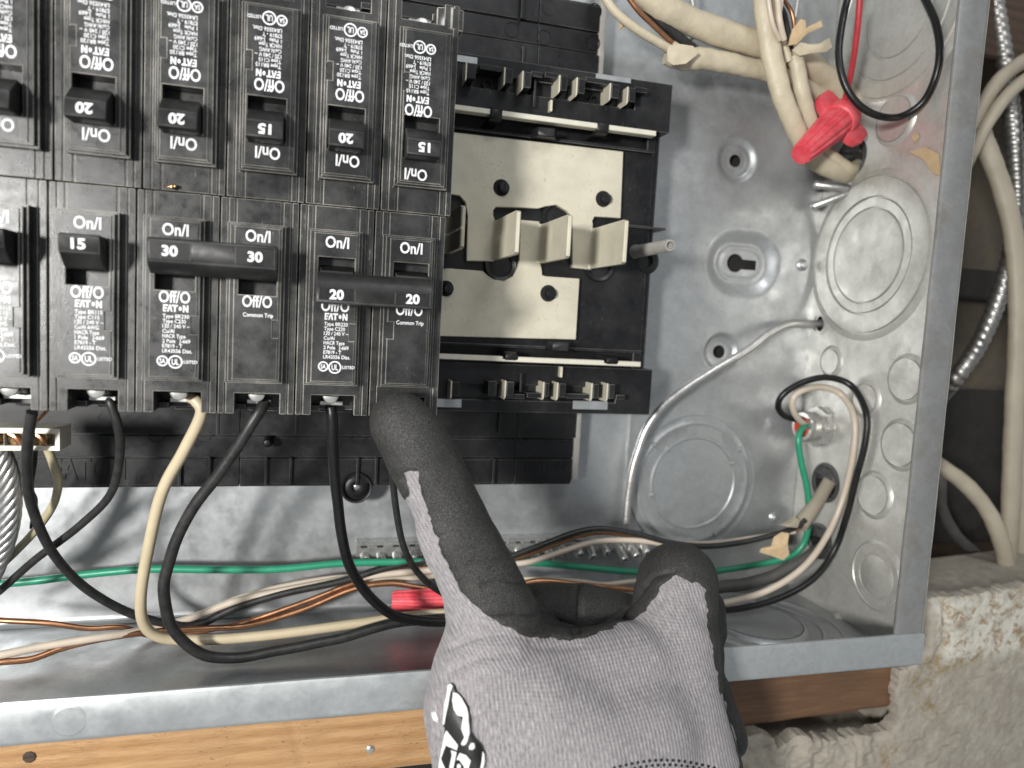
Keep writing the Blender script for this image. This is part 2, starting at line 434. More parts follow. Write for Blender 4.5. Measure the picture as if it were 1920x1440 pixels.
def plaster_mat():
    m, nt, b = new_mat('plaster'); setp(b, (.55, .5, .42), .9); v = pos_mm(nt); L = nt.links.new
    a = nt.nodes.new('ShaderNodeVertexColor'); a.layer_name = 'stain'
    sp = nt.nodes.new('ShaderNodeSeparateColor'); L(a.outputs['Color'], sp.inputs[0])
    c = mixc(nt, ramp(nt, noise(nt, v, .16, 6, .65), .35, .65), (.315, .278, .228), (.42, .38, .315))
    white = mul(nt, sp.outputs[0], ramp(nt, noise(nt, v, .13, 4, .6), .30, .5))
    c = mixc(nt, white, c, (.60, .575, .50))
    tan = mul(nt, sp.outputs[0], ramp(nt, noise(nt, v, .17, 7, .72, .8), .50, .60))
    c = mixc(nt, mul(nt, tan, .8), c, (.24, .14, .05))
    tan2 = mul(nt, sp.outputs[1], ramp(nt, noise(nt, v, .2, 6, .7, .5), .44, .58))
    c = mixc(nt, mul(nt, tan2, .85), c, (.26, .19, .10))
    dots = ramp(nt, noise(nt, v, .55, 4, .6), .70, .76, 0, .55)
    c = mixc(nt, dots, c, (.22, .18, .13))
    L(c, b.inputs['Base Color']); ch = bump(nt, b, noise(nt, v, .9, 6, .7), .5); bump(nt, b, noise(nt, v, .12, 5, .6), .7, chain=ch); return m
M_plaster = plaster_mat()
M_conc = simple('dirty_masonry', (.095, .075, .05), .9, 0, .3, .035, 1.5, .2, col2=(.07, .06, .048))
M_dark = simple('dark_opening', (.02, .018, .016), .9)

def knit_mat():
    m, nt, b = new_mat('knit_fabric'); setp(b, (.33, .3, .31), .95, 0, .12); L = nt.links.new; v = pos_mm(nt)
    a = nt.nodes.new('ShaderNodeAttribute'); a.attribute_name = 'rib'
    s = nt.nodes.new('ShaderNodeSeparateXYZ'); L(a.outputs['Vector'], s.inputs[0])
    cb = nt.nodes.new('ShaderNodeCombineXYZ'); L(mul(nt, s.outputs[0], 2.6), cb.inputs[0]); L(mul(nt, s.outputs[1], .45), cb.inputs[1])
    heath = noise(nt, cb.outputs[0], 1.0, 3, .65)
    c = mixc(nt, ramp(nt, heath, .34, .66), (.17, .158, .163), (.47, .445, .45))
    c = mixc(nt, ramp(nt, noise(nt, v, 3.2, 3, .7), .35, .7, 0, .5), c, (.19, .17, .18))
    c = mixc(nt, ramp(nt, noise(nt, v, .03, 3), .4, .7, 0, .4), c, (.30, .27, .28))
    def sinw(sock, per, pw=1):
        q = nt.nodes.new('ShaderNodeMath'); q.operation = 'SINE'; L(mul(nt, sock, 2*math.pi/per), q.inputs[0]); return q.outputs[0]
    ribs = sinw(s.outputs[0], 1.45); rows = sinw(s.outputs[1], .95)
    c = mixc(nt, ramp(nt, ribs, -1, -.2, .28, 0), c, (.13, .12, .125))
    L(c, b.inputs['Base Color'])
    ch = bump(nt, b, ribs, .12, .8); ch = bump(nt, b, rows, .08, .6, ch); bump(nt, b, noise(nt, v, 3.5, 3, .7), .12, .8, ch)
    b.inputs['Sheen Weight'].default_value = .25; b.inputs['Sheen Roughness'].default_value = .5
    return m
M_knit = knit_mat()
def coat_mat():
    m, nt, b = new_mat('foam_nitrile'); setp(b, (.04, .039, .038), .62, 0, .32); L = nt.links.new; v = pos_mm(nt)
    g = noise(nt, v, 3.3, 2, .7)
    c = mixc(nt, ramp(nt, g, .42, .70), (.011, .0108, .0104), (.108, .105, .099))
    c = mixc(nt, ramp(nt, noise(nt, v, .07, 4, .6), .35, .7, 0, .55), c, (.015, .0145, .014))
    L(c, b.inputs['Base Color']); L(ramp(nt, g, .35, .65, .75, .5), b.inputs['Roughness'])
    ch = bump(nt, b, g, .16, .8); bump(nt, b, noise(nt, v, .35, 4, .6), .35, .6, ch); return m
M_coat = coat_mat()

# ---------------------------------------------------------------- the room behind: wall, studs, plaster
XR, ZB, DEP, FW = 223.5, -180.7, 96.5, 15.4
def sheet(O, U, V, u0, u1, v0, v1, step, hf=None, hole=None):
    """Grid of quads in the frame O,U,V; hf(u,v) lifts it along U x V... hole(u,v) < 0 is cut away."""
    O, U, V = (np.array(a, float) for a in (O, U, V)); N = np.cross(U, V)
    nu, nv = max(2, int((u1-u0)/step)+1), max(2, int((v1-v0)/step)+1)
    u, v = np.meshgrid(np.linspace(u0, u1, nu), np.linspace(v0, v1, nv), indexing='ij'); u = u.ravel(); v = v.ravel()
    idx = np.arange(nu*nv).reshape(nu, nv)
    F = np.stack([idx[:-1, :-1], idx[1:, :-1], idx[1:, 1:], idx[:-1, 1:]], -1).reshape(-1, 4)
    if hole is not None:
        keep = hole(u[F].mean(1), v[F].mean(1)) > 0; dead = np.zeros(len(u), bool); dead[F[~keep].ravel()] = True; F = F[keep]
        live = np.zeros(len(u), bool); live[F.ravel()] = True; e = .01
        for _ in range(2):
            k = np.where(live & dead)[0]; d = hole(u[k], v[k]); gu = (hole(u[k]+e, v[k])-d)/e; gv = (hole(u[k], v[k]+e)-d)/e
            u[k] -= d*gu; v[k] -= d*gv
    h = hf(u, v) if hf is not None else np.zeros(len(u))
    W = O+u[:, None]*U+v[:, None]*V+h[:, None]*N
    used = np.unique(F); re = np.full(len(u), -1); re[used] = np.arange(len(used))
    g = G(); g.add(W[used], re[F].tolist()); return g
sst = lambda t: np.clip(t, 0, 1)**2*(3-2*np.clip(t, 0, 1))

wall_g = sheet((140, 46, -330), (1, 0, 0), (0, 0, 1), 0, 520, 0, 620, 6, lambda u, v: 3*vnoise(np.stack([u, v], -1), 40, 3))
w = part('basement_wall', wall_g, M_conc); w['kind'] = 'structure'
g = G(); g.box(-420, 240, -30, -8, -300, 330); w = part('backing_board', g, M_dark); w['kind'] = 'structure'
# shaded gap as a dark bar, and boards, in the wall cavity at the right
g = G(); a = P(1795, 532, -8); g.box(a[0]-25, a[0]+160, -38, -8, P(1830, 560, -8)[2], P(1830, 504, -8)[2]); solo('shadow_gap_bar', g, M_dark, 'dark bar for the shaded gap in the wall cavity right of the panel', 'shaded gap', bevel=1.5)
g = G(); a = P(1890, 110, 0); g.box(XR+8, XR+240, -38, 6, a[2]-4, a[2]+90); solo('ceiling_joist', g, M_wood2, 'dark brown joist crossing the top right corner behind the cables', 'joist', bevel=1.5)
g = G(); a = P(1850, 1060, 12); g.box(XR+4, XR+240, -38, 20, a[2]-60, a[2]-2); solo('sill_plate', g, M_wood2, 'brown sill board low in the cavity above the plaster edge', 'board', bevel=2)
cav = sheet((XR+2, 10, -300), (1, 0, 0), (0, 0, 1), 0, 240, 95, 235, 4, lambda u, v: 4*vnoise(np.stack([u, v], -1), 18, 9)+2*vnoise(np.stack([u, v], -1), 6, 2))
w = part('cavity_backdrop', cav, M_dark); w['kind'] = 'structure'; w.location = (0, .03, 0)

# pine beam under the box
zt = ZB-1.2
zbm = P(1690, 1327, 66)[2]
g = sheet((-330, -66, zbm), (1, 0, 0), (0, 0, 1), 0, 605, 0, zt-zbm, 1.6,
          lambda u, v: -2.2*np.clip(1-v/3, 0, 1)**2+.25*vnoise(np.stack([u*.2, v], -1), 2.2, 5)+.3*vnoise(np.stack([u, v], -1), 9, 6)
          - .55*np.exp(-((u-(330+P(550, 1395, 66)[0]+(-.30)*(v-(zt-zbm)*.5)))/1.3)**2))
g.v = [(x_, y_, zt-(zt-z_)*(1+0.0008*min(120, max(0, 225-x_)))) for x_, y_, z_ in g.v]
nb = len(g.v); g.box(-330, 275, 20, 62.5, zbm+2.5, zt-.3)
beam = thing('wooden_beam', 'long orange-brown pine beam running under the metal box', 'beam', (0, -80, zbm))
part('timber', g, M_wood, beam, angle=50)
a = P(694, 1405, 66); g = G(); g.lathe(a, (0, -1, 0), [(0, .9), (1.0, .8), (1.7, .3), (1.9, -.3)], 14); part('nail_head', g, M_zinc, beam)
a = P(55, 1420, 66); g = G(); g.lathe(a, (0, -1, 0), [(0, .28), (1.6, .30), (2.0, .2), (2.3, -.1)], 9); part('knot', g, M_wood2, beam)

# plaster wall, broken edge
poly = [(1728, 1131), (1760, 1126), (1850, 1113), (2300, 1048), (2300, 1560), (1340, 1560), (1372, 1420), (1382, 1398), (1400, 1386), (1432, 1378), (1452, 1388), (1462, 1408), (1478, 1396), (1506, 1384), (1560, 1394), (1620, 1384), (1676, 1376), (1690, 1352), (1682, 1305), (1692, 1262), (1712, 1244), (1724, 1236)]
pw = np.array([P(x, y, 72) for x, y in poly]); pxz = pw[:, [0, 2]]
x0, x1, z0, z1 = pxz[:, 0].min()-2, pxz[:, 0].max(), pxz[:, 1].min(), pxz[:, 1].max()+2
nx, nz = int((x1-x0)/.75), int((z1-z0)/.75)
gx, gz = np.meshgrid(np.linspace(x0, x1, nx), np.linspace(z0, z1, nz), indexing='ij'); q = np.stack([gx.ravel(), gz.ravel()], -1)
sd = poly_sd(q, pxz); sd = sd+1.1*vnoise(q, 4, 1)+.6*vnoise(q, 1.6, 2)
idx = np.arange(nx*nz).reshape(nx, nz); F = np.concatenate([np.stack([idx[:-1, :-1], idx[1:, :-1], idx[1:, 1:]], -1).reshape(-1, 3), np.stack([idx[:-1, :-1], idx[1:, 1:], idx[:-1, 1:]], -1).reshape(-1, 3)])
ppx = project(np.stack([q[:, 0], np.full(len(q), -72.), q[:, 1]], -1))
hh = 72+.5*vnoise(q, 9, 4)+.28*vnoise(q, 2.2, 5)+.16*vnoise(q, .9, 6)
edge = np.clip(1-sd/2.2, 0, 1); hh -= 1.1*edge**2
lump = poly_sd(ppx, [(1370, 1380), (1475, 1370), (1560, 1360), (1700, 1350), (1672, 1400), (1650, 1450), (1640, 1560), (1330, 1560)])
hh += np.where(lump > 0, sst(lump/25)*(-1.2+2.0*vnoise(q, 7, 8)+1.0*vnoise(q, 2.5, 12)), 0)
hh -= 2.5*sst(1-np.abs(poly_sd(ppx, [(1735, 1130), (1775, 1128), (1778, 1200), (1755, 1250), (1735, 1250)]))/14)
for k in range(26):                                   # plucked dents
    cx, cy = [(1860, 1258), (1838, 1272), (1815, 1284), (1802, 1325), (1790, 1378), (1775, 1400), (1700, 1430), (1745, 1432), (1722, 1390), (1725, 1360), (1760, 1315), (1742, 1330), (1850, 1340), (1880, 1400), (1830, 1420), (1760, 1295), (1700, 1345), (1735, 1385), (1900, 1300), (1790, 1300), (1720, 1410), (1850, 1410), (1770, 1352), (1740, 1290), (1890, 1240), (1812, 1400)][k]
    r1, r2 = (9, 2.2) if k < 9 else (3.0, 2.4)
    hh -= (1.5 if k < 9 else .8)*np.exp(-(((ppx[:, 0]-cx)+.25*(ppx[:, 1]-cy))/r1)**2-((ppx[:, 1]-cy+.18*(ppx[:, 0]-cx))/r2)**2)
st1 = sst((poly_sd(ppx, [(1748, 1130), (1990, 1090), (1990, 1210), (1900, 1225), (1830, 1235), (1775, 1245), (1758, 1180)])+14)/30)
st2 = np.maximum(sst((poly_sd(ppx, [(1728, 1235), (1800, 1225), (1850, 1215), (1840, 1240), (1770, 1262), (1740, 1300), (1775, 1345), (1735, 1350), (1712, 1310), (1700, 1260)])+8)/16), sst((poly_sd(ppx, [(1655, 1400), (1720, 1385), (1700, 1400), (1665, 1440), (1650, 1560), (1632, 1560)])+5)/10))
V3 = np.stack([q[:, 0], -hh, q[:, 1]], -1)
V2, F2, (c1, c2) = clip_tris(V3, F, sd, (st1, st2))
g = G(); g.add(V2, F2.tolist())
ec = {}
for t in F2:
    for a_, b_ in ((t[0], t[1]), (t[1], t[2]), (t[2], t[0])): ec[(a_, b_)] = ec.get((a_, b_), 0)+1
rim = [(a_, b_) for (a_, b_) in ec if (b_, a_) not in ec]
base_n = len(g.v); rv = sorted({i for e in rim for i in e}); rmap = {i: base_n+k for k, i in enumerate(rv)}
g.v += [(V2[i][0], V2[i][1]+7.0, V2[i][2]) for i in rv]
g.f += [(b_, a_, rmap[a_], rmap[b_]) for a_, b_ in rim]; g.m += [0]*len(rim)
pl = thing('plaster_wall', 'crumbling off-white plaster wall with tan stains at the lower right', 'wall', (230, -60, -230))
core = G(); cpoly = [P(x, y, 66) for x, y in ((1733, 1135), (1760, 1131), (1850, 1118), (2300, 1053), (2300, 1560), (1345, 1560), (1376, 1425), (1392, 1402), (1440, 1398), (1480, 1408), (1506, 1398), (1560, 1404), (1620, 1394), (1680, 1385), (1696, 1352), (1690, 1305), (1700, 1264), (1730, 1242))]
core.prism([(c_[0], c_[2]) for c_ in cpoly], 'h', 12, 67.0); part('plaster_core', core, M_plaster, pl, bevel=.6, seg=1)
o = part('plaster_face', g, M_plaster, pl, angle=60)
at = o.data.color_attributes.new('stain', 'FLOAT_COLOR', 'POINT'); arr = np.zeros((len(o.data.vertices), 4), np.float32); arr[:len(c1), 0] = c1; arr[:len(c2), 1] = c2; arr[:, 3] = 1
at.data.foreach_set('color', arr.ravel())

# ---------------------------------------------------------------- the enclosure
box = thing('electrical_box', 'open galvanised steel electrical panel box around black circuit breakers', 'electrical box', (40, 0, ZB))
XS = 108.0
holes = [(P(1383, 300, 0), 3.3, 7.2, 12.5), (P(1352, 660, 0), 3.6, 7.0, 11.0)]
kc = P(1396, 494, 0)
def cap_d(u, v, cx, cz, half): return np.hypot(u-cx-np.clip(u-cx, -half, half), v-cz)
def back_h(u, v):
    h = np.zeros_like(u)
    for c, r, fr, sr in holes:
        d = np.hypot(u-c[0], v-c[2]); h -= 2.3*(1-sst((d-fr)/(sr-fr))); h += .35*np.exp(-((d-fr)/1.0)**2)
    d = cap_d(u, v, kc[0], kc[2], 5); h -= 3.4*(1-sst((d-9)/10)); h += .5*np.exp(-((d-8.6)/1.3)**2)
    d = cap_d(u, v, kc[0]+4, kc[2], 8); h -= .8*(1-sst((d-14)/16))
    for cx, cz, r, a in ((P(1480, 560, 0)[0], P(1480, 560, 0)[2], 13, -.7), (P(1440, 350, 0)[0], P(1440, 350, 0)[2], 15, -.45), (P(1330, 570, 0)[0], P(1330, 570, 0)[2], 15, .35), (P(1450, 720, 0)[0], P(1450, 720, 0)[2], 17, -.55), (P(1340, 200, 0)[0], P(1340, 200, 0)[2], 22, .3)):
        h += a*np.exp(-(np.hypot(u-cx, v-cz)/r)**2)
    p = np.stack([u, v], -1); h += (.42*vnoise(p, 27, 3)+.22*vnoise(p, 13, 11))*sst((u-XS)/14)
    e = P(1180, 820, 0)[0]; h += .45*np.exp(-((u-e)/1.1)**2)*sst((-72-v)/6)
    return h*sst((u-XS)/4)
def back_hole(u, v):
    d = np.minimum.reduce([np.hypot(u-c[0], v-c[2])-r for c, r, _, _ in holes])
    k1 = np.hypot(u-kc[0]+3.2, v-kc[2]-.2)-5.0; k2 = np.maximum(np.abs(v-kc[2]+.2)-2.7, np.abs(u-kc[0]-4.3)-5.6)
    return np.minimum(d, np.minimum(k1, k2))
g = sheet((0, 0, 0), (1, 0, 0), (0, 0, 1), XS, XR, ZB, 185, .7, back_h, back_hole)
g2 = sheet((0, 0, 0), (1, 0, 0), (0, 0, 1), -330, XS, ZB, 185, 6)
g.add(g2.v, g2.f)
part('back_plate', g, M_steel, box, fix=False, angle=60)
# side wall with its holes
HW = [(7.1, -28.2, 4.6), (16.9, -84.2, 9.5), (24.3, -113.6, 10), (21, 58, 10.5), (24, -146, 9)]
def side_hole(u, v): return np.minimum.reduce([np.hypot(u-a, v-b)-r for a, b, r in HW])
def side_h(u, v):
    p = np.stack([u, v], -1); h = .25*vnoise(p, 22, 31)+.1*vnoise(p, 8, 32); d = np.hypot(u-40.7, v-6.4)
    return h+.5*np.exp(-((d-41)/7)**2)
g = sheet((XR, 0, 0), (0, -1, 0), (0, 0, -1), 0, DEP-.5, -190, -ZB, .8, lambda u, v: -side_h(u, -v), lambda u, v: side_hole(u, -v))
part('side_wall', g, M_wall, box, angle=60)
g = sheet((0, 0, ZB), (1, 0, 0), (0, -1, 0), -330, XR, 0, DEP-.5, 2.5, lambda u, v: .25*vnoise(np.stack([u, v], -1), 30, 41)+.08*vnoise(np.stack([u, v], -1), 9, 42))
part('bottom_wall', g, M_bottom, box, angle=60)
g = G(); R_ = 3.0
arc = [(R_-R_*math.sin(t), ZB+R_-R_*math.cos(t)) for t in np.linspace(0, math.pi/2, 7)]
for (h0, z0), (h1, z1) in zip(arc, arc[1:]): g.add([(-330, -h0-.12, z0+.12), (XR-.3, -h0-.12, z0+.12), (XR-.3, -h1-.12, z1+.12), (-330, -h1-.12, z1+.12)], [(0, 1, 2, 3)])
part('bend', g, M_steel, box)
# flanges: rounded lips folded in from the front edge
def lip(a0, a1, axis, mat, name, lift=0):
    t = 1.3; prof = []
    for k in range(7): a = math.pi/2*k/6; prof.append((DEP+lift-2.2+2.2*math.sin(a), 2.2-2.2*math.cos(a)))
    prof += [(DEP+lift+.1, FW*.5), (DEP+lift-.1, FW-1.2), (DEP+lift-.5, FW-.25), (DEP+lift-1.2, FW), (DEP+lift-1.9, FW-.3), (DEP+lift-t-.4, FW-1.2), (DEP+lift-t, 2.6), (DEP+lift-2.6, t+.2), (DEP-14, t+.2), (DEP-14, 0)]
    g = G(); n = len(prof); steps = 60; vs = []; fs = []
    for i in range(steps+1):
        a = a0+(a1-a0)*i/steps; wob = .12*math.sin(a*.05)+.08*math.sin(a*.17)
        for h, o in prof: vs.append((a, -h-wob*(o > 2), ZB-.2+o) if axis == 'x' else (XR+.2-o, -h-wob*(o > 2), a))
    for i in range(steps):
        for k in range(n): k2 = (k+1) % n; fs.append((i*n+k, i*n+k2, (i+1)*n+k2, (i+1)*n+k))
    fs += [tuple(range(n)), tuple(range(steps*n+n-1, steps*n-1, -1))]
    g.add(vs, fs); return part(name, g, mat, box, angle=40)
lip(-330, XR, 'x', M_flange, 'bottom_flange', .9)
lip(ZB+FW-1.5, 190, 'z', M_flange_side, 'side_flange')
a = P(130, 1352, DEP+.9); g = G(); g.lathe(a, (0, -1, 0), [(0, .16), (4.6, .16), (5.2, .1), (5.6, -.2)], 30); part('pressed_dimple', g, M_flange, box)

# knockouts: pressed discs and rings
def ko(O, N, prof, mat, seg=44): g = G(); g.lathe(O, N, prof, seg); return part('knockout', g, mat, box, angle=40)
def disc(r, rise=.55): return [(0, rise+.75), (r*.8, rise+.8), (r-.35, rise+.8), (r-.2, rise-.2), (r+.25, rise-.2), (r+.4, rise+.6), (r+1.3, rise+.25), (r+2.6, -.5)]
c = P(1300, 905, 0)
ko(c, (0, -1, 0), [(0, .22), (23.5, .22), (24.2, .25), (24.9, 1.0), (25.6, .95), (26.2, .22), (31.6, .2), (32.6, .85), (33.6, .8), (34.4, .15), (37, .12), (37.6, .5), (38.4, .4), (39.2, -.6)], M_steel)
g = G()
for ang, r in ((.45, 25.2), (2.3, 25.2), (3.4, 25.2), (.6, 33), (2.45, 33), (5.2, 33)):
    g.lathe(c+np.array((r*math.cos(ang), 0, r*math.sin(ang))), (0, -1, 0), [(0, 1.7), (1.0, 1.4), (1.6, .5), (1.7, 0)], 10)
part('knockout_ties', g, M_steel, box)
side = (-1, 0, 0)
def SP(px, py): return PX(px, py, XR)
ko((XR-.1, -40.7, 6.4), side, [(0, 1.9), (22.0, 2.0), (23.2, 1.8), (23.4, .4), (24.0, .4), (24.2, 1.6), (28.3, 1.7), (28.6, .4), (29.3, .4), (29.5, 2.1), (36, 2.2), (38.6, 1.9), (38.9, .6), (39.5, .6), (39.7, 1.5), (42, .9), (45, -.9)], M_wall, 60)
ko((XR-.1, -46, 122), side, [(0, 1.2), (19.0, 1.3), (19.8, 1.1), (20.1, .3), (20.8, .3), (21.1, 1.2), (30, 1.3), (30.5, .4), (31.2, .4), (31.6, 1.5), (38.4, 1.5), (39, .6), (39.7, .5), (40.2, 1.1), (42, .6), (44, -.8)], M_wall, 60)
for px, py, r in ((1679, 224, 10.6), (1559, 678, 6.8), (1625, 749, 7.8), (1701, 711, 10.0), (1689, 834, 10.4), (1639, 928, 9.7)):
    ko(SP(px, py)+np.array((-.1, 0, 0)), side, disc(r), M_wall)
a = SP(1645, 1080); ko(a+np.array((-.1, 0, 0)), side, [(0, 1.4), (9.4, 1.45), (10.0, 1.2), (10.2, .3), (10.9, .3), (11.2, .9), (14.4, 1.0), (14.8, .3), (15.5, .3), (15.9, .8), (18, -.5)], M_wall)
a = P(1420, 1172, 45); ko((173.9, -45, ZB+.15), (0, 0, 1), disc(21.5, 1.0), M_bottom)
ko((173.9, -45, ZB+.0), (0, 0, 1), [(30, .1), (30.6, .7), (31.4, .65), (32, .1), (39, .1), (39.6, .6), (40.4, .5), (41, -.2)], M_bottom)
for px, py in ((1505, 497), (1452, 970)):
    g = G(); g.lathe(P(px, py, 0), (0, -1, 0), [(0, 2.0), (1.5, 2.0), (1.9, 1.6), (2.0, .9), (2.6, .6), (3.4, -.3)], 16); part('rivet', g, M_steel, box)
g = G(); g.lathe(SP(1570, 1160), side, [(0, 3), (2.4, 2.8), (3.2, 1.5), (3.6, 0)], 16); part('rivet', g, M_wall, box)
g = G(); g.lathe(SP(1555, 607)+np.array((0, 6, 0)), side, [(4.5, .3), (5.6, .4), (6.2, -.2)], 20); part('hole_rim', g, M_wall, box)
# crumbs of paper stuck on the side wall
for n_, pts in enumerate((((1706, 285), (1740, 276), (1762, 288), (1766, 330), (1752, 325), (1735, 300)), ((1712, 258), (1722, 248), (1726, 256), (1718, 268)))):
    g = G(); w3 = [SP(x, y) for x, y in pts]; g.add([w_+np.array((-.3, 0, 0)) for w_ in w3]+[w_+np.array((-1.0, 0, 0)) for w_ in w3], [tuple(range(len(pts))), tuple(range(2*len(pts)-1, len(pts)-1, -1))]+[(i, (i+1) % len(pts), len(pts)+(i+1) % len(pts), len(pts)+i) for i in range(len(pts))])
    solo('paper_scrap', g, M_paper, ['torn tan paper scrap stuck to the side wall beside the flange', 'tiny yellow paper crumb stuck above the larger tan scrap'][n_], 'scrap')

# ---------------------------------------------------------------- black bus base in the middle
base = thing('bus_base', 'black moulded bus base with tinned bus plates beside the breakers', 'bus bar assembly', (60, 0, 0))
def zz(px, py, h): return float(P(px, py, h)[2])
def xx(px, py, h): return float(P(px, py, h)[0])
XRb, ZT, ZL = 112.5, 77.5, -77.5
# central tray
R = [(-170, XRb, ZL, ZT, 27.0)]
R += [(-170, XRb, 55.5, ZT, 33), (-170, XRb, ZL, -55.5, 33)]                       # clip rails
R += [(-170, XRb-8, 47.5, 55.5, 22.5), (-170, XRb-8, -55.5, -48, 22.5)]            # bar channels
R += [(-170, XRb-5, 46.3, 47.5, 30), (-170, XRb-5, -48, -46.8, 30)]
R += [(XRb-4, XRb, -55.5, 55.5, 25.2), (XRb-1.2, XRb, -55.5, 55.5, 23.4)]
R += [(88, XRb+3.5, 11.3, 12.4, 29.5)]
for z0, z1, sgn in ((64, 70, 1), (-72, -65, -1)): R += [(15, 94, z0, z1, 30)]
tray = relief(R, 0.0); part('tray', tray, [M_pan, M_panedge], base, bevel=.35, bevel_mat=1)
# upper and lower ribbed pans
def pan(sg):
    zr = (lambda a, b: (a, b)) if sg < 0 else (lambda a, b: (-b, -a))
    R = []
    H = 14.0; xr = 81.5
    segs = [(-190, -75.5), (-75.1, 51.3), (51.7, xr)]
    for x0, x1 in segs:
        R += [(x0, x1, *zr(-116.0, -74.0), H), (x0, x1, *zr(-92.2, -74.0), H+1.4), (x0, x1, *zr(-102.2, -93.4), H-.2)]
        R += [(x0, x1, *zr(-93.4, -92.2), H-1.8), (x0, x1, *zr(-103.3, -102.2), H-1.8), (x0, x1, *zr(-116, -114.7), H-1.2)]
    ribs = [(-88, -102.5, -115), (-64.5, -102.5, -115), (-54, -102.5, -115), (-24.5, -102.5, -115), (-16, -102.5, -115), (39.8, -102.5, -115), (41.5, -90, -78), (-85, -92, -78), (-52, -92, -78), (-38, -92, -76), (-10, -92, -76), (-100, -102.5, -115)]
    for x, z0, z1 in ribs:
        if sg > 0: x += 2
        R += [(x, x+1.1, *zr(min(z0, z1), max(z0, z1)), H+(3.4 if x > 35 else 2.0))]
    g = relief(R, 0.0); return part('pan', g, [M_pan, M_panedge], base, bevel=.3, bevel_mat=1)
pan(-1); pan(1)
def ring(px, py, r, h=14.0, name='ejector_mark'):
    a = P(px, py, h); g = G(); g.lathe((a[0], -h, a[2]), (0, -1, 0), [(r-.25, -.2), (r-.15, .16), (r+.15, .16), (r+.25, -.2)], 24); part(name, g, M_panedge if r < 0 else M_pan, base)
for px, py in ((293, 815), (380, 815), (270, 893), (350, 893), (672, 818), (930, 817), (978, 818), (1062, 818), (605, 885), (912, 885), (960, 55), (1030, 15), (1020, 70), (1112, 80), (1115, 20)): ring(px, py, 3.3)
# moulded maker's lettering
for s, x, y, w, hgt in (('EATON', 98, 899, 137, 39), ('N', 861, 890, 25, 27), ('EATON', 984, 883, 76, 19)):
    g = G(); a = P(x, y, 14); b = P(x+w, y, 14); c_ = P(x, y-hgt, 14); put_text(g, s, a[0], a[2], b[0]-a[0], c_[2]-a[2], 14.0, .01, .0)
    g.v = [(v_[0], v_[1]-.45, v_[2]) for v_ in g.v]; part('moulded_lettering', g, M_pan, base, fix=False, flat=True)
# sheen of the pan edges modelled as pale strips, shade as dark ones; steel windows
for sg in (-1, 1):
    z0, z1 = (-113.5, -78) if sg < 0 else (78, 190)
    g = G(); g.prism([(81.7, 5), (81.7, 13.2), (82.4, 13.9), (84.9, 13.7), (85.4, 12.6), (85.5, 5)], 'z', z0, z1); part('pan_sheen_strip', g, M_post, base, angle=60)
    g = G(); g.box(85.6, 89.2, .3, 2.2, z0+1, z1); part('pan_shade_strip', g, M_clamp, base, bevel=.4)
for x0, y0, x1, y1 in ((842, 104, 896, 117), (1117, 142, 1184, 152), (818, 748, 866, 764), (1074, 752, 1140, 768)):
    a = P(x0, y1, 33.4); b = P(x1, y0, 33.4); g = G(); zm = (P(x0, y0, 33.4)[2], P(x1, y1, 33.4)[2])
    hz = abs(P(x0, y0, 33.4)[2]-a[2]); z_ = (a[2]+b[2])/2
    g.box(a[0], b[0], 32.5, 33.5, z_-hz/2, z_+hz/2); part('steel_window', g, M_steel, base, bevel=.15)
# tinned bus plates
top = [(835, 246), (1169, 284), (1164, 409), (1115, 406), (1111, 414), (1112, 422), (1109, 506), (1073, 502), (1073.5, 407), (1062, 395), (1043, 384), (1022, 387), (1009, 391), (975, 389), (930, 388), (925, 394), (925, 404), (927, 409), (927, 490), (875, 489), (877, 405), (873, 380), (862, 367), (830, 362)]
bot = [(820, 505), (840, 503), (905, 508), (915, 517), (926, 524), (945, 527), (962, 518), (971, 500), (974, 487), (976, 412), (1012, 415), (1014, 497), (1016, 504), (1017, 516), (1024, 518), (1087, 522.5), (1080, 637), (815, 630)]
for pl_ in (top, bot):
    g = G(); g.prism([(xx(x, y, 30.2), zz(x, y, 30.2)) for x, y in pl_], 'h', 27.4, 30.2); part('bus_plate', g, M_tin, base, bevel=.25)
# stab tabs folded up out of the plates
def stab(px, ya, yb, h1=66.5):
    x = xx(px, (ya+yb)/2, 30); za, zb = zz(px, ya, 30)-1.0, zz(px, yb, 30)+.6
    t = 1.7; pr = [(x-3.2, 30.25), (x-3.2, 28.4), (x-.2, 28.5), (x+1.4, 29.2), (x+2.2, 31), (x+2.2, h1-.6), (x+1.7, h1), (x+.9, h1), (x+.4, h1-.6), (x+.4, 32.2), (x-.3, 30.8), (x-1.2, 30.3)]
    g = G(); n = len(pr); zs = [zb, zb+.8, za-.8, za]; cut = [2.2, 0, 0, 2.2]
    vs = []
    for z, c_ in zip(zs, cut): vs += [(p_[0], -(min(p_[1], h1-c_)), z) for p_ in pr]
    fs = [tuple(range(n)), tuple(range(4*n-1, 3*n-1, -1))]
    for i in range(3): fs += [(i*n+k, i*n+(k+1) % n, (i+1)*n+(k+1) % n, (i+1)*n+k) for k in range(n)]
    g.add(vs, fs); part('stab', g, M_tin, base)
stab(926, 409, 490); stab(1013, 416, 496); stab(1109, 424, 506); stab(838, 397, 478, 60)
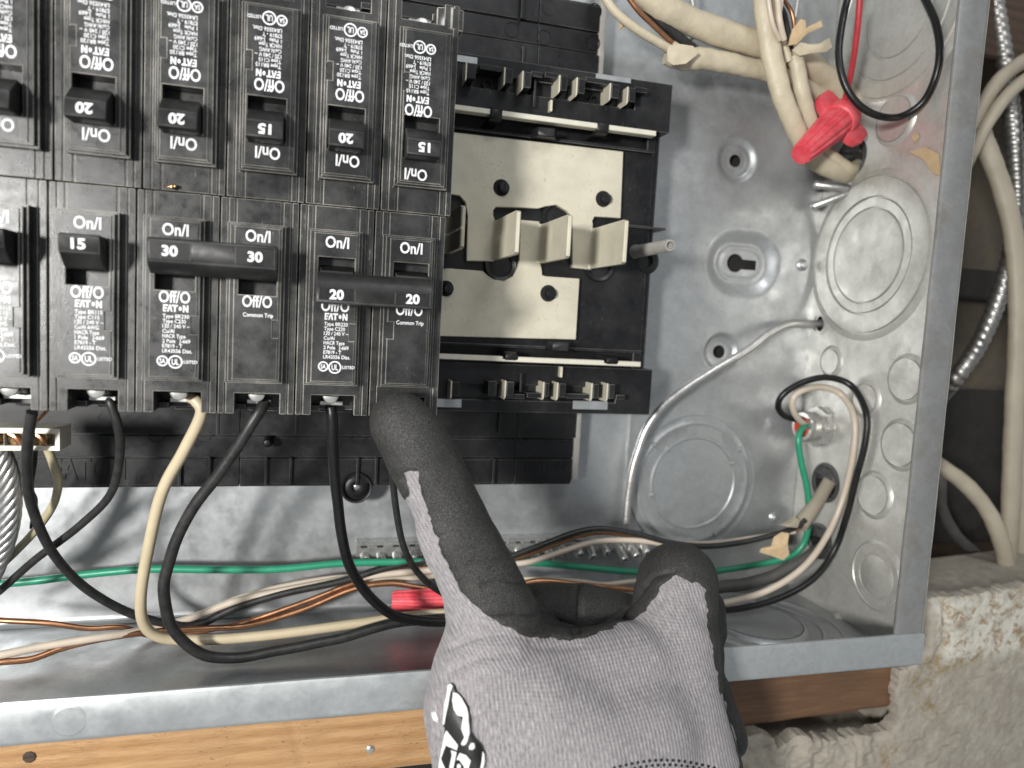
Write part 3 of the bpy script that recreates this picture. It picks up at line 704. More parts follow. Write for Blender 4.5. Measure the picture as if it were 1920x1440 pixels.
# black round wells under the stabs, push rivets
for px, py, r in ((937, 497, 7.6), (1043, 410, 7.8), (1122, 498, 7.6), (852, 392, 8.5)):
    a = P(px, py, 27); g = G(); g.lathe((a[0], -27, a[2]), (0, -1, 0), [(0, .3), (r-2.2, .3), (r-2.0, 1.6), (r-.4, 2.2), (r, 1.2), (r+.2, 0)], 30); part('well', g, M_pan, base)
for px, py, r in ((940, 352, 3.6), (1131, 373, 3.6), (1028, 550, 3.7), (836, 541, 3.4)):
    a = P(px, py, 30.2); g = G(); O = (a[0], -30.2, a[2])
    g.lathe(O, (0, -1, 0), [(0, .15), (r+.1, .15), (r+.3, -.3)], 24)
    rv = thing_part = part('rivet', g, M_hole, base)
    g = G(); g.lathe((a[0]+.9, -30.2, a[2]), (0, -1, 0), [(0, 2.6), (r*.55, 2.5), (r*.68, 2.0), (r*.7, .1)], 20); part('rivet_pin', g, M_toggle, rv)
    g = G(); g.box(a[0]+.75, a[0]+1.05, 32.75, 32.95, a[2]-r*.55, a[2]+r*.55); part('slot', g, M_hole, rv)
# long tinned bars with black hold-down hooks
def long_bar(pl, pr, h, notches, sg):
    a, b = P(*pl, h), P(*pr, h); w_ = 2.3
    for x0, x1, d in [(a[0], b[0], w_)]:
        R = [(x0, x1, a[2]-w_/2, a[2]+w_/2, h)]
        for nx_ in notches: q = xx(*nx_, h); R += [(q-3.6, q+3.6, a[2]+w_/2-1.2, a[2]+w_/2, None)] if sg < 0 else []
    g = relief([(r[0], r[1], r[2], r[3], r[4]) for r in R], h-4.6); part('tinned_bar', g, M_tin_edge, base, bevel=.25)
    for nx_ in notches:
        q = xx(*nx_, h); z_ = a[2]
        prof = [(z_-3.2, 24), (z_-3.4, h-1), (z_-2.2, h+1.0), (z_+1.0, h+1.0), (z_+1.8, h+.2), (z_+1.8, h-1), (z_-1.5, h-.2), (z_-1.8, 24)] if sg > 0 else [(z_+3.2, 24), (z_+3.4, h-1), (z_+2.2, h+1.0), (z_+.3, h+1.0), (z_-.5, h+.2), (z_+.2, h-1), (z_+1.5, h-.2), (z_+1.8, 24)]
        g = G(); g.prism([(p_[1], p_[0]) for p_ in prof], 'x', q-2.6, q+2.6); part('hook', g, M_pan, base, bevel=.2)
long_bar((850, 200), (1231, 247), 38, [(930, 213), (1130, 240)], 1)
long_bar((815, 668), (1202, 680), 38, [(958, 667), (1147, 675)], -1)
for px, py in ((1020, 232), (1045, 664)):
    a = P(px, py, 36); g = G(); s_ = 1 if py < 400 else -1
    g.prism([(a[0]-5, 26), (a[0]-2.5, 36), (a[0]+5, 37), (a[0]+7, 33), (a[0]+3, 26)], 'z', a[2]-s_*1.5, a[2]-s_*5.5); part('latch', g, M_pan, base, bevel=.4)
    b = P(1031 if s_ > 0 else 1050, 200 if s_ > 0 else 697, 34); g = G(); g.box(b[0]-.5, b[0]+.7, 24, 36, b[2]-2.5, b[2]+2.5); part('spring_tab', g, M_tin, base, bevel=.2)
# clip lugs with tinned blades
def lug(x0, x1, ya, yb, blade=None, h=41.0):
    za, zb = zz((x0+x1)/2, ya, h), zz((x0+x1)/2, yb, h); X0, X1 = xx(x0, (ya+yb)/2, h), xx(x1, (ya+yb)/2, h)
    g = G(); g.box(X0, X1, 30, h, zb, za); part('lug', g, [M_pan, M_panedge], base, bevel=.3, bevel_mat=1)
    if blade:
        g = G(); g.prism([(X0-.15, zb-.4), (X0-.15, za+.3), (X0-.85, za+.3), (X0-.85, zb-1.6)], 'h', 29, h-.3); part('blade', g, M_tin, base, bevel=.1)
up = lambda x, y: (840+x/4.571, 90+y/4.571)
for x0, x1, ya, yb, bl in ((168, 240, 130, 260, 1), (497, 556, 175, 300, 1), (652, 714, 205, 340, 1), (968, 1024, 240, 365, 1), (1117, 1176, 260, 390, 1), (1402, 1468, 310, 430, 1), (1552, 1608, 340, 460, 1)):
    a = up(x0, ya); b = up(x1, yb); lug(a[0], b[0], a[1], b[1], bl)
lo = lambda x, y: (800+x/4.364, 640+y/4.364)
for x0, x1, ya, yb, bl in ((212, 270, 330, 450, 1), (505, 572, 325, 445, 0), (655, 714, 330, 450, 1), (968, 1002, 340, 455, 1), (1082, 1140, 345, 460, 1), (1362, 1410, 350, 465, 1), (1490, 1540, 352, 470, 1)):
    a = lo(x0, ya); b = lo(x1, yb); lug(a[0], b[0], a[1], b[1], bl)
def strip(x0, y0, x1, y1, h, th=1.1):
    a, b = P(x0, y0, h), P(x1, y1, h); z_ = (a[2]+b[2])/2; g = G(); g.box(a[0], b[0], 31, h, z_-th, z_+th); part('rail_bar', g, [M_pan, M_panedge], base, bevel=.25, bevel_mat=1)
for s_ in ((900, 125, 950, 130, 39), (996, 138, 1018, 140, 39), (1022, 139, 1064, 145, 39), (1098, 149, 1150, 155, 39), (1190, 167, 1214, 170, 39), (950, 743, 984, 744, 39), (988, 741, 1020, 742, 39), (1062, 742, 1110, 744, 39), (1155, 744, 1172, 746, 39)): strip(*s_)
for px, py, r in ((912, 161, 2.2), (1111, 190, 2.2), (882, 708, 1.8), (1074, 716, 2.2)):
    a = P(px, py, 30); g = G(); g.lathe((a[0], -30, a[2]), (0, -1, 0), [(0, .2), (r-.7, .2), (r-.5, 2.2), (r, 2.2), (r+.1, 0)], 18); part('boss', g, M_pan, base)
# seam step between the modules, grey threaded standoff, screw boss
for x, y0, y1, h in ((1004, 150, 200, 37), (976, 735, 700, 37)):
    a, b = P(x, y0, h), P(x, y1, h); g = G(); g.box(a[0]-.4, a[0]+.5, 30, h, min(a[2], b[2]), max(a[2], b[2])); part('seam_rib', g, [M_pan, M_panedge], base, bevel=.2, bevel_mat=1)
a = P(1197, 470, 30); st = G(); st.lathe((102.2, -24, .3), (0, -1, 0), [(0, 0), (4.0, 0), (4.0, 2), (2.9, 4), (2.8, 37.5), (2.5, 38.2), (1.7, 38.3), (1.5, 36.5), (0, 36.4)], 24)
part('standoff', st, M_post, base)
g = G(); g.lathe((102.2+6, -24, -3.5), (0, -1, 0), [(0, .5), (3, .6), (3.2, 3.5), (5.2, 3.6), (6.6, 2.6), (7, 0)], 28); part('standoff_collar', g, M_pan, base)
a = P(668, 913, 13); g = G(); g.lathe((a[0], -10, a[2]), (0, -1, 0), [(1.9, 2.0), (2.2, 4.6), (3.6, 4.8), (5.0, 4.2), (5.3, 2.8), (5.9, 2.8), (6.1, 5.0), (6.9, 5.2), (7.4, 4.4), (7.5, -6)], 40); part('screw_boss', g, M_pan, base)
g = G(); g.lathe((a[0], -10, a[2]), (0, -1, 0), [(0, 2.9), (1.2, 2.7), (2.0, 2.0)], 20); part('boss_screw', g, M_zinc, base)
a = P(503, 826, 15); g = G(); g.lathe((a[0], -15, a[2]), (0, -1, 0), [(0, 7), (1.3, 6.6), (2.1, 5), (2.1, 2), (2.4, 0)], 16); part('snap_pin', g, M_toggle, base)

# ---------------------------------------------------------------- circuit breakers
HB, HF, BL = 87.6, 93.2, 72.7
_case = {}
def case_mesh(jog):
    if jog in _case: return _case[jog]
    R = [(.32, 25.08, -BL, .12, HB), (2.2, 2.75, -BL, .12, HB-.5), (22.6, 23.1, -BL, .12, HB-.45), (4.5, 5.2, -8.2, .12, HB-.45), (19.4, 20.2, -8.2, .12, HB-.45)]
    R += [(2.75, 21.2, -61.7, -8.2, 91.2), (3.75, 20.2, -61.0, -8.9, HF-.5), (5.2, 19.4, -60.3, -9.6, HF)]
    j0, j1 = (-44.5, -38.5) if jog else (-46, -40)
    if jog: R += [(5.2, 7.4, j0, j1, HF-.5)]
    else: R += [(17.6, 19.4, j0, j1, HF-.5)]
    R += [(6.6, 18.8, -32.0, -17.6, 85.5)]
    R += [(5.5, 20.4, -BL, -65.6, 72), (5.5, 8.5, -BL, -70.6, 78)]
    R += [(8.6, 20.4, -74.5, -BL, 66.0)]
    g = relief(R, 30.0)
    _case[jog] = mesh_of('case', g, [M_case, M_scuff_glint], bevel=.46, bevel_mat=1); return _case[jog]
_misc = {}
def cached(key, fn):
    if key not in _misc: _misc[key] = fn()
    return _misc[key]
def toggle_mesh():
    pr = [(-17.0, 86.6), (-16.7, 101.2), (-17.2, 102.3), (-22.3, 101.6), (-22.8, 100.9), (-26.6, 96.2), (-27.2, 94.8), (-27.0, 86.6)]
    g = G(); g.prism([(h, z) for z, h in pr], 'x', 7.1, 18.4); return mesh_of('toggle', g, [M_toggle, M_tedge], bevel=.3, bevel_mat=1)
def lever_mesh(mid):
    pr = [(-20, 86.6), (-22.5, 97.5), (-27.5, 97.5), (-29, 86.6)] if mid else [(-17.5, 86.6), (-17.5, 97), (-24, 97), (-26.6, 94.6), (-27.6, 86.6)]
    g = G(); g.prism([(h, z) for z, h in pr], 'x', 7.3, 18.2); return mesh_of('lever', g, [M_toggle, M_tedge], bevel=.3, bevel_mat=1)
def screw_mesh():
    g = G(); g.lathe((12.4, -82.2, -66.3), (0, -1, 0), [(0, .35), (2.0, .4), (2.7, .05), (2.9, -.4), (2.9, -3)], 20); g.box(9.6, 15.2, 82.4, 82.62, -66.6, -66.0, 1)
    return mesh_of('terminal_screw', g, [M_zinc, M_hole])
def clampbar_mesh():
    g = G(); g.box(8.6, 17.0, 74, 76.4, -70.6, -68.9); return mesh_of('terminal_clamp', g, M_zinc, bevel=.25)
E_LOGO = [[(0, 0), (0, 1), (1, 1), (.93, .8), (.28, .8), (.26, .6), (.8, .6), (.72, .4), (.2, .4), (.2, .2), (.62, .2), (.55, 0)], [(.75, 0), (1.25, 1), (1.55, 1), (1.85, 0), (1.55, 0), (1.38, .66), (1.08, 0)],
          [(1.7, 1), (2.9, 1), (2.9, .76), (2.48, .76), (2.48, 0), (2.16, 0), (2.16, .76), (1.75, .76)], [(3.9, 0), (3.9, 1), (4.2, 1), (4.72, .45), (4.72, 1), (5, 1), (5, 0), (4.7, 0), (4.2, .55), (4.2, 0)]]
def logo(g, x, z, w, hgt, h):
    for pl_ in E_LOGO: g.add([(x+a/5*w, -h, z+b*hgt) for a, b in pl_], [tuple(range(len(pl_)))])
    c = (x+3.38/5*w, z+.5*hgt); g.add([(c[0]+.3/5*w*math.cos(t), -h, c[1]+.30*hgt*math.sin(t)) for t in np.linspace(0, 2*math.pi, 12, endpoint=False)], [tuple(range(12))])
def circ(g, x, z, r, h, s):
    n = 24; A = [(x+r*math.cos(2*math.pi*k/n), -h, z+r*math.sin(2*math.pi*k/n)) for k in range(n)]+[(x+(r-.45)*math.cos(2*math.pi*k/n), -h, z+(r-.45)*math.sin(2*math.pi*k/n)) for k in range(n)]
    g.add(A, [(k, (k+1) % n, n+(k+1) % n, n+k) for k in range(n)]); put_text(g, s, x-r*.5, z-r*.42, r, r*.84, h, .02)
def print_mesh(kind, amp):
    g = G(); h = HF+.05; x0 = 8.6 if kind != 'second' else 8.4
    put_text(g, 'On/I', x0+.2, -14.3, 7.8, 3.7, h, .017)
    put_text(g, 'Off/O', 8.0, -35.9, 9.4, 3.7, h, .017)
    if kind == 'second': put_text(g, 'Common Trip', 8.3, -39.2, 9.6, 1.35, h, .014)
    else:
        two = kind == 'first'; logo(g, 9.3, -38.9, 7.6, 2.3, h)
        rows = [('Type BR%s%d' % ('2' if two else '1', amp), 7.9), ('Type C%s%d' % ('2' if two else '1', amp), 7.0), ('120 / 240 V ~', 8.2), ('Cu/Al' if two else 'Cu/Al AWG', 3.6 if two else 6.8), ('HACR Type', 7.0), ('%d Pole   J-669' % (2 if two else 1), 8.4), ('E7819 - T', 6.0), ('LR43556 Dist.', 9.0)]
        for k, (s, w_) in enumerate(rows): put_text(g, s, 9.2, -40.9-1.62*k, w_, 1.2, h, .013)
        circ(g, 9.3, -55.0, 1.75, h, 'SA'); circ(g, 13.2, -55.2, 2.2, h, 'UL'); put_text(g, 'LISTED', 15.7, -55.6, 4.2, 1.0, h, .014)
    return mesh_of('printing', g, M_ink, flat=True, fix=False)
def num_mesh(amp, x, z, h, tilt):
    g = G(); put_text(g, str(amp), x, z, 4.6 if amp != 15 else 4.0, 3.0, 0, .035)
    out = G()
    for v_ in g.v: out.add([(v_[0], -(h+tilt*(v_[2]-z)), v_[2])], [])
    out.f = g.f; out.m = g.m; return mesh_of('amp_number', out, M_ink, flat=True, fix=False)
def tie_mesh(amp, mid):
    if not mid: pr = [(-16.2, 96.5), (-16.0, 102.2), (-16.6, 103.2), (-23.3, 102.4), (-24.9, 101.2), (-27.2, 97.5), (-26.5, 96.5)]; rec = (-17.3, -22.6)
    else: pr = [(-23.2, 96.5), (-23.0, 99.5), (-24.2, 101.2), (-27.2, 103.0), (-33.0, 103.4), (-33.6, 102.8), (-33.6, 98), (-32.6, 96.5)]; rec = (-28.3, -32.4)
    g = G(); g.prism([(h, z) for z, h in pr], 'x', 6.2, 44.6); me = mesh_of('handle_tie', g, [M_toggle, M_tedge], bevel=.35, bevel_mat=1); return me, rec
def breaker(label, X0, Z0, amp, poles=1, flip=False, mid=False, jog=False, group=None, shift=(0, 0)):
    loc = (X0+(25.4*poles if flip else 0), 0, Z0)
    t = thing('circuit_breaker', label, 'circuit breaker', loc, group or 'breakers', (0, math.pi, 0) if flip else None)
    def put(name, me, dx=0, dz=0): o = bpy.data.objects.new(name, me); COL.objects.link(o); o.parent = t; o.location = (dx*S, 0, dz*S); return o
    for k in range(poles):
        dx = 25.4*k; put('case', case_mesh(jog and k == poles-1), dx)
        put('terminal_screw', cached('scr', screw_mesh), dx); put('terminal_clamp', cached('clb', clampbar_mesh), dx)
        kind = 'single' if poles == 1 else ('first', 'second')[k]; put('printing', cached((kind, amp), lambda: print_mesh(kind, amp)), dx+shift[0], shift[1])
        if poles == 1:
            tg = put('toggle', cached('tog', toggle_mesh)); n = put('amp_number', cached(('n', amp), lambda: num_mesh(amp, 10.6, -21.2, 101.78, .137))); n.parent = tg
        else: put('lever', cached(('lev', mid), lambda: lever_mesh(mid)), dx)
    if poles == 2:
        me, rec = tie_mesh(amp, mid); tie = put('handle_tie', me)
        hz = lambda z: (103.2-(-16.6-z)*.119) if not mid else (103.0+(-27.2-z)*.069)
        for x in (7.3, 32.4):
            g = G(); a, b = rec; g.add([(x, -hz(b)-.04, b), (x+11.2, -hz(b)-.04, b), (x+11.2, -hz(a)-.04, a), (x, -hz(a)-.04, a)], [(0, 1, 2, 3)]); p_ = part('number_panel', mesh_of('number_panel', g, M_hole if mid else M_toggle, flat=True)); p_.parent = tie
            zb = (rec[0]+rec[1])/2-1.5
            p_ = part('amp_number', num_mesh(amp, x+3.2, zb, hz(zb)+.09, .119 if not mid else -.069)); p_.parent = tie
        for x in (7.1, 18.7, 32.0, 43.8):
            g = G(); a, b = rec; g.prism([(hz(b)-.3, b), (hz(b)+.12, b), (hz(a)+.12, a), (hz(a)-.3, a)], 'x', x-.18, x+.18); p_ = part('divider', mesh_of('divider', g, M_tedge)); p_.parent = tie
    return t
W_ = 25.4
breaker('single-pole breaker in the lower row cut off by the left edge', -6*W_, 0, 15, group='lower row of breakers')
breaker('single-pole 15 breaker in the lower row, text upright, two black wires beside it', -5*W_, 0, 15, group='lower row of breakers')
breaker('double-pole breaker with 30 twice on its handle tie', -4*W_, 0, 30, 2, group='lower row of breakers')
breaker('double-pole breaker with 20 twice on its handle tie, touched by the gloved finger', -2*W_, 0, 20, 2, mid=True, jog=True, group='lower row of breakers')
ux = 1.6
for k, (amp, lb) in enumerate(((15, 'upper-row 15 breaker at the right end beside the bare bus plates'), (20, 'upper-row 20 breaker between the two 15 breakers'), (15, 'upper-row 15 breaker between two 20 breakers'), (20, 'upper-row 20 breaker above the left pole of the 30 breaker'), (20, 'upper-row 20 breaker above the single lower 15 breaker'), (20, 'upper-row breaker cut off by the left edge of the photo'))):
    breaker(lb, -(k+1)*W_+ux, .7, amp, flip=True, jog=False, shift=((1.3, .3), (-.9, -1.8), (-.6, -1.6), (-.5, -1.7), (-.8, -1.5), (0, -1.6))[k], group='upper row of breakers')
# mounting hook at the far end of the last upper breaker
a = P(838, 45, 84); g = G(); g.prism([(a[0]-4, 70), (a[0]-4, 86), (a[0]+1, 88), (a[0]+5.5, 87), (a[0]+5.5, 70)], 'z', a[2]-3, a[2]+4.5)
solo('end_hook', g, [M_case, M_scuff_glint], 'small grey plastic hook at the top end of the last upper breaker', 'hook', bevel=.4, bevel_mat=1)

g = G(); c = P(322, 350, 89.5)
for dx, dz, r in ((0, 0, .9), (1.0, .25, .6), (-.9, -.1, .5), (.3, .6, .45)): g.lathe(c+np.array((dx, 0, dz)), (.2, -1, .3), [(0, r), (r*.7, r*.6), (r, 0), (r*.6, -r*.6), (0, -r)], 7)
d_ = solo('debris_crumb', g, M_brass, 'small tan crumb of debris lying on the joint between the two breaker rows', 'debris', flat=True); d_['kind'] = 'stuff'

# ---------------------------------------------------------------- wires
def wire(name, label, cat, pts, wpx, mat, group=None, sides=10, sub=7, jit=0.0):
    w3 = [P(*p) if len(p) == 3 else np.array(p[0]) for p in pts]
    mid = w3[len(w3)//2]; r = mm(wpx, mid)/2
    for i, p in enumerate(pts):              # keep clear of the side wall
        if len(p) == 3 and w3[i][0] > XR-r-1.2: w3[i] = PX(p[0], p[1], XR-r-1.2)
    g = G(); ph = random.random()*9
    g.tube(w3, r, sides, sub, fn=(lambda L, a: 1+jit*math.sin(L*.35+ph+a)) if jit else None)
    return solo(name, g, mat, label, cat, group, angle=80)
GW = 'insulated wires inside the panel'
bk1 = wire('wire', 'black wire curving down across the neutral bar and passing behind the beige wire', 'wire', [(60, 772, 84), (53, 820, 80), (50, 880, 72), (60, 950, 62), (98, 1035, 52), (160, 1102, 40), (245, 1150, 30), (330, 1172, 24), (380, 1168, 20), (440, 1140, 18), (530, 1113, 17), (640, 1090, 17), (720, 1066, 17), (800, 1052, 17), (900, 1048, 16)], 15.5, M_wblack2, GW)
wire('wire', 'black wire from the single lower 15 breaker sweeping to the left edge', 'wire', [(203, 745, 74), (208, 758, 76), (221, 800, 74), (225, 850, 68), (208, 925, 60), (150, 985, 52), (65, 1050, 44), (0, 1107, 38), (-60, 1150, 34)], 15.5, M_wblack2, GW)
wire('wire', 'thick beige wire from the 30 breaker bending right along the bottom', 'wire', [(352, 742, 74), (368, 752, 76), (377, 778, 76), (345, 845, 72), (303, 925, 66), (276, 1040, 58), (264, 1120, 54), (270, 1170, 50), (300, 1195, 47), (360, 1200, 45), (450, 1196, 44), (560, 1184, 43), (690, 1166, 42), (780, 1154, 42), (900, 1145, 42)], 20.5, M_wbeige, GW, 12)
wire('wire', 'thick black wire looping lowest from the right pole of the 30 breaker', 'wire', [(497, 752, 76), (478, 785, 78), (425, 868, 74), (352, 968, 68), (315, 1060, 64), (308, 1120, 62), (325, 1180, 58), (370, 1222, 55), (430, 1234, 53), (520, 1220, 52), (640, 1196, 50), (740, 1168, 48), (850, 1160, 46), (940, 1162, 44)], 20.5, M_wblack2, GW, 12, jit=.04)
wire('wire', 'glossy black wire dropping from the left pole of the 20 breaker beside the screw boss', 'wire', [(620, 763, 76), (623, 790, 76), (625, 860, 72), (634, 950, 66), (646, 1030, 62), (668, 1085, 59), (710, 1135, 56), (750, 1157, 53), (820, 1166, 50), (930, 1160, 46)], 19.5, M_wblack, GW, 12, jit=.03)
wire('wire', 'thin black wire emerging below the pointing finger and curving to the red connector', 'wire', [(727, 780, 74), (733, 860, 70), (742, 950, 64), (757, 1025, 60), (785, 1075, 55), (830, 1112, 50), (900, 1140, 46)], 13, M_wblack2, GW)
wire('wire', 'long green wire crossing the panel from the left edge to the conduit fitting', 'wire', [(-60, 1100, 12), (0, 1095, 12), (75, 1088, 12), (170, 1076, 12), (280, 1067, 13), (400, 1068, 14), (520, 1067, 15), (640, 1056, 16), (740, 1054, 17), (850, 1052, 17), (980, 1054, 17), (1080, 1062, 17), (1190, 1072, 17), (1300, 1074, 18), (1400, 1062, 20), (1470, 1047, 22), (1503, 1025, 24), (1516, 985, 26), (1514, 920, 28), (1503, 870, 28), (1497, 825, 28), (1505, 803, 25), (1525, 795, 17)], 12.5, M_green, GW, 12)
g = G()
for a_, b_ in ((389, 417), (428, 449)):
    w3 = [P(x, 1068, 14.0) for x in (a_, (a_+b_)/2, b_)]; g.tube(w3, mm(13.1, w3[0])/2, 12, 2, smooth=False)
solo('wire_marking', g, M_wblack, 'pair of black bands printed on the green wire', 'marking')
GB = 'bundle of wires along the bottom of the box'
wire('copper_wire', 'bare copper wire entering at the left edge and running into the lower bundle', 'wire', [(-50, 1158, 30), (0, 1163, 30), (90, 1168, 30), (165, 1178, 28), (230, 1176, 25), (275, 1190, 22), (330, 1190, 20), (420, 1176, 17), (480, 1160, 17), (580, 1125, 17), (650, 1098, 17), (740, 1072, 16), (850, 1060, 16)], 10, M_copper, GB)
wire('copper_wire', 'bare copper wire under the cream wire at the lower left, lowest in the bundle', 'wire', [(-50, 1246, 44), (0, 1241, 44), (60, 1235, 42), (120, 1214, 38), (200, 1196, 34), (290, 1184, 28), (390, 1178, 22), (470, 1172, 19), (570, 1142, 18), (660, 1105, 18), (730, 1094, 19), (800, 1104, 20), (900, 1120, 22), (1000, 1090, 24), (1100, 1097, 26), (1190, 1106, 26), (1280, 1112, 26)], 11, M_copper, GB)
wire('wire', 'cream wire from the lower left edge rising into the bundle', 'wire', [(-50, 1232, 44), (0, 1228, 44), (80, 1212, 40), (180, 1196, 36), (270, 1182, 28), (360, 1158, 20), (440, 1128, 17), (540, 1106, 16), (640, 1088, 16), (740, 1075, 17), (850, 1066, 17)], 14, M_wcream, GB)
wire('wire', 'cream wire topmost in the bundle left of the hand', 'wire', [(300, 1186, 16), (370, 1155, 12), (450, 1121, 10), (540, 1098, 10), (640, 1083, 12), (740, 1086, 13), (850, 1075, 14)], 12, M_wcream, GB)
GR = 'wires from the cable at the lower right'
wire('wire', 'black wire arching over the ground bar into the torn cable', 'wire', [(880, 1070, 26), (950, 1046, 26), (1010, 1024, 26), (1080, 998, 26), (1130, 991, 27), (1190, 1000, 28), (1260, 1018, 30), (1330, 1024, 32), (1410, 1013, 34), (1485, 992, 36), (1510, 975, 36)], 11, M_wblack2, GR)
wire('copper_wire', 'bare copper wire just under the arching black wire', 'wire', [(880, 1080, 22), (950, 1054, 23), (1020, 1030, 23), (1085, 1006, 24), (1140, 1000, 25), (1210, 1010, 26), (1290, 1020, 27), (1370, 1018, 29), (1480, 999, 33), (1505, 985, 35)], 6.5, M_copper, GR)
wire('wire', 'cream wire running over the ground bar screws under the copper wire', 'wire', [(880, 1085, 28), (950, 1061, 28), (1000, 1052, 28), (1060, 1032, 28), (1120, 1015, 28), (1190, 1013, 28), (1260, 1020, 28), (1340, 1018, 29), (1420, 1008, 31), (1490, 996, 34)], 11, M_wcream, GR)
wire('wire', 'cream wire seen in the gap between finger and thumb beside copper', 'wire', [(960, 1085, 20), (1080, 1090, 21), (1130, 1096, 22), (1190, 1090, 23), (1260, 1090, 24)], 10, M_wcream, GR)
GC = 'wires looping out of the conduit fitting'
wire('wire', 'cream wire looping from the conduit fitting down behind the thumb', 'wire', [(1527, 797, 16), (1508, 795, 22), (1490, 775, 27), (1486, 750, 30), (1503, 733, 31), (1543, 726, 31), (1580, 742, 32), (1602, 785, 33), (1600, 850, 35), (1582, 930, 38), (1553, 1000, 42), (1510, 1060, 45), (1450, 1102, 46), (1380, 1126, 46), (1290, 1140, 46), (1200, 1150, 46)], 12, M_wcream, GC, 12)
wire('wire', 'black wire making the outer loop from the conduit fitting', 'wire', [(1530, 794, 15), (1500, 788, 20), (1472, 780, 24), (1459, 762, 27), (1470, 738, 30), (1510, 715, 33), (1555, 708, 35), (1598, 725, 38), (1624, 775, 40), (1622, 830, 41), (1604, 900, 41), (1588, 965, 41), (1565, 1030, 41), (1525, 1085, 42), (1460, 1122, 42), (1380, 1142, 42), (1290, 1146, 42), (1200, 1150, 42)], 12, M_wblack, GC, 12)
wire('cable', 'grey-brown sheathed cable entering through the lower black clamp', 'cable', [(PX(1548, 1022, 226),), (1530, 1035, 22), (1480, 1066, 26), (1420, 1090, 26), (1340, 1102, 26), (1240, 1110, 26)], 23, M_dsheath, None, 14, jit=.04)
# torn end of the sheathed cable
cab = thing('cable', 'short cream sheathed cable end with torn paper wrapping at the lower right', 'cable', tuple(P(1520, 950, 30)))
g = G(); w3 = [PX(1560, 893, 228), P(1548, 915, 26), P(1530, 945, 30), P(1500, 985, 34)]; g.tube(w3, [3.3, 3.3, 3.4, 4.0], 16, 8, fn=lambda L, a: 1+.10*math.cos(2*a)); part('sheath', g, M_sheath2, cab, angle=80)
def flap(pts, mat, name, parent, th=.35, curl=2.0, n=7):
    """A torn scrap: outline given as points of the photo with depths, rumpled and given thickness."""
    w3 = np.array([P(*p) for p in pts]); c = w3.mean(0); g = G(); vs = [c+np.array((0, -curl, 0))]; k = len(w3)
    for t_ in (.5, 1): vs += [c+(p-c)*t_+np.array((0, -curl*(1-t_)+random.uniform(-.5, .5), 0)) for p in w3]
    fs = [(0, 1+i, 1+(i+1) % k) for i in range(k)]+[(1+i, 1+k+i, 1+k+(i+1) % k, 1+(i+1) % k) for i in range(k)]
    m_ = len(vs); vs2 = [v-np.array((0, -th, 0)) for v in vs]
    g.add(vs+vs2, fs+[tuple(j+m_ for j in reversed(f)) for f in fs]+[(1+k+i, m_+1+k+i, m_+1+k+(i+1) % k, 1+k+(i+1) % k) for i in range(k)])
    return part(name, g, mat, parent, angle=50)
flap([(1480, 1000, 38), (1476, 1018, 40), (1480, 1040, 40), (1468, 1050, 39), (1445, 1042, 37), (1425, 1036, 36), (1428, 1028, 36), (1446, 1024, 37), (1452, 1008, 38), (1466, 998, 38)], M_paper, 'paper_wrap', cab)
flap([(1488, 968, 36), (1500, 975, 38), (1496, 990, 39), (1478, 988, 40), (1460, 984, 39), (1474, 978, 37)], M_sheath2, 'torn_edge', cab)
# bare aluminium ground wire
wire('ground_wire', 'thick bare aluminium wire curving from the side wall hole down to the ground bar', 'wire', [(PX(1545, 606, 240),), (PX(1533, 607, 226),), (1505, 607, 8), (1475, 609, 9), (1440, 626, 10), (1400, 657, 12), (1355, 684, 13), (1300, 718, 13), (1250, 755, 12), (1217, 795, 11), (1198, 840, 10), (1184, 890, 9), (1176, 950, 8), (1173, 1000, 8), (1174, 1040, 8)], 16, M_alum, None, 12, jit=.03)

# ground bar with its screws
gb = thing('ground_bar', 'tinned ground bar full of screws at the bottom of the box', 'ground bar', tuple(P(900, 1035, 2)))
a, b = P(668, 1030, 6), P(1215, 1040, 6); zc = P(900, 1026, 8)[2]
R = [(a[0], b[0], zc-3.6, zc+3.6, 8.5), (a[0], b[0], zc+.6, zc+1.3, 8.0), (a[0], b[0], zc+2.6, zc+3.6, 7.2)]
n = 20; pit = (b[0]-a[0])/n
for k in range(n): x = a[0]+pit*(k+.5); R += [(x-1.9, x+1.9, zc+1.5, zc+2.5, 6.6)]
part('bar', relief(R, .4), M_bar, gb, bevel=.3)
for k in range(n):
    x = a[0]+pit*(k+.5); g = G(); g.lathe((x, -6.55, zc+2.0), (0, -1, 0), [(0, .12), (1.15, .12), (1.3, 0)], 14); part('wire_hole', g, M_hole, gb)
for k in range(n):
    x = a[0]+pit*(k+.5); up_ = (k*7 % 5)*.6+(3.2 if k in (15, 17, 18) else 0); O = np.array((x, -7.5, zc-2.0)); N = np.array((random.uniform(-.1, .25), -1, -.55-.1*random.random()))
    g = G(); g.lathe(O, N, [(2.2, -1), (2.35, 2.2+up_), (2.3, 3.2+up_), (1.9, 3.8+up_), (0, 3.7+up_)], 16)
    sc = part('screw', g, M_zinc, gb, angle=40)
    Nn = N/np.linalg.norm(N); c = O+Nn*(3.75+up_); u_ = np.cross(Nn, (math.cos(k), .2, math.sin(k))); u_ /= np.linalg.norm(u_); v_ = np.cross(Nn, u_)
    g = G(); g.add([c+u_*1.7*s1+v_*.32*s2+Nn*.06 for s1, s2 in ((-1, -1), (1, -1), (1, 1), (-1, 1))], [(0, 1, 2, 3)]); part('slot', g, M_hole, sc, flat=True)

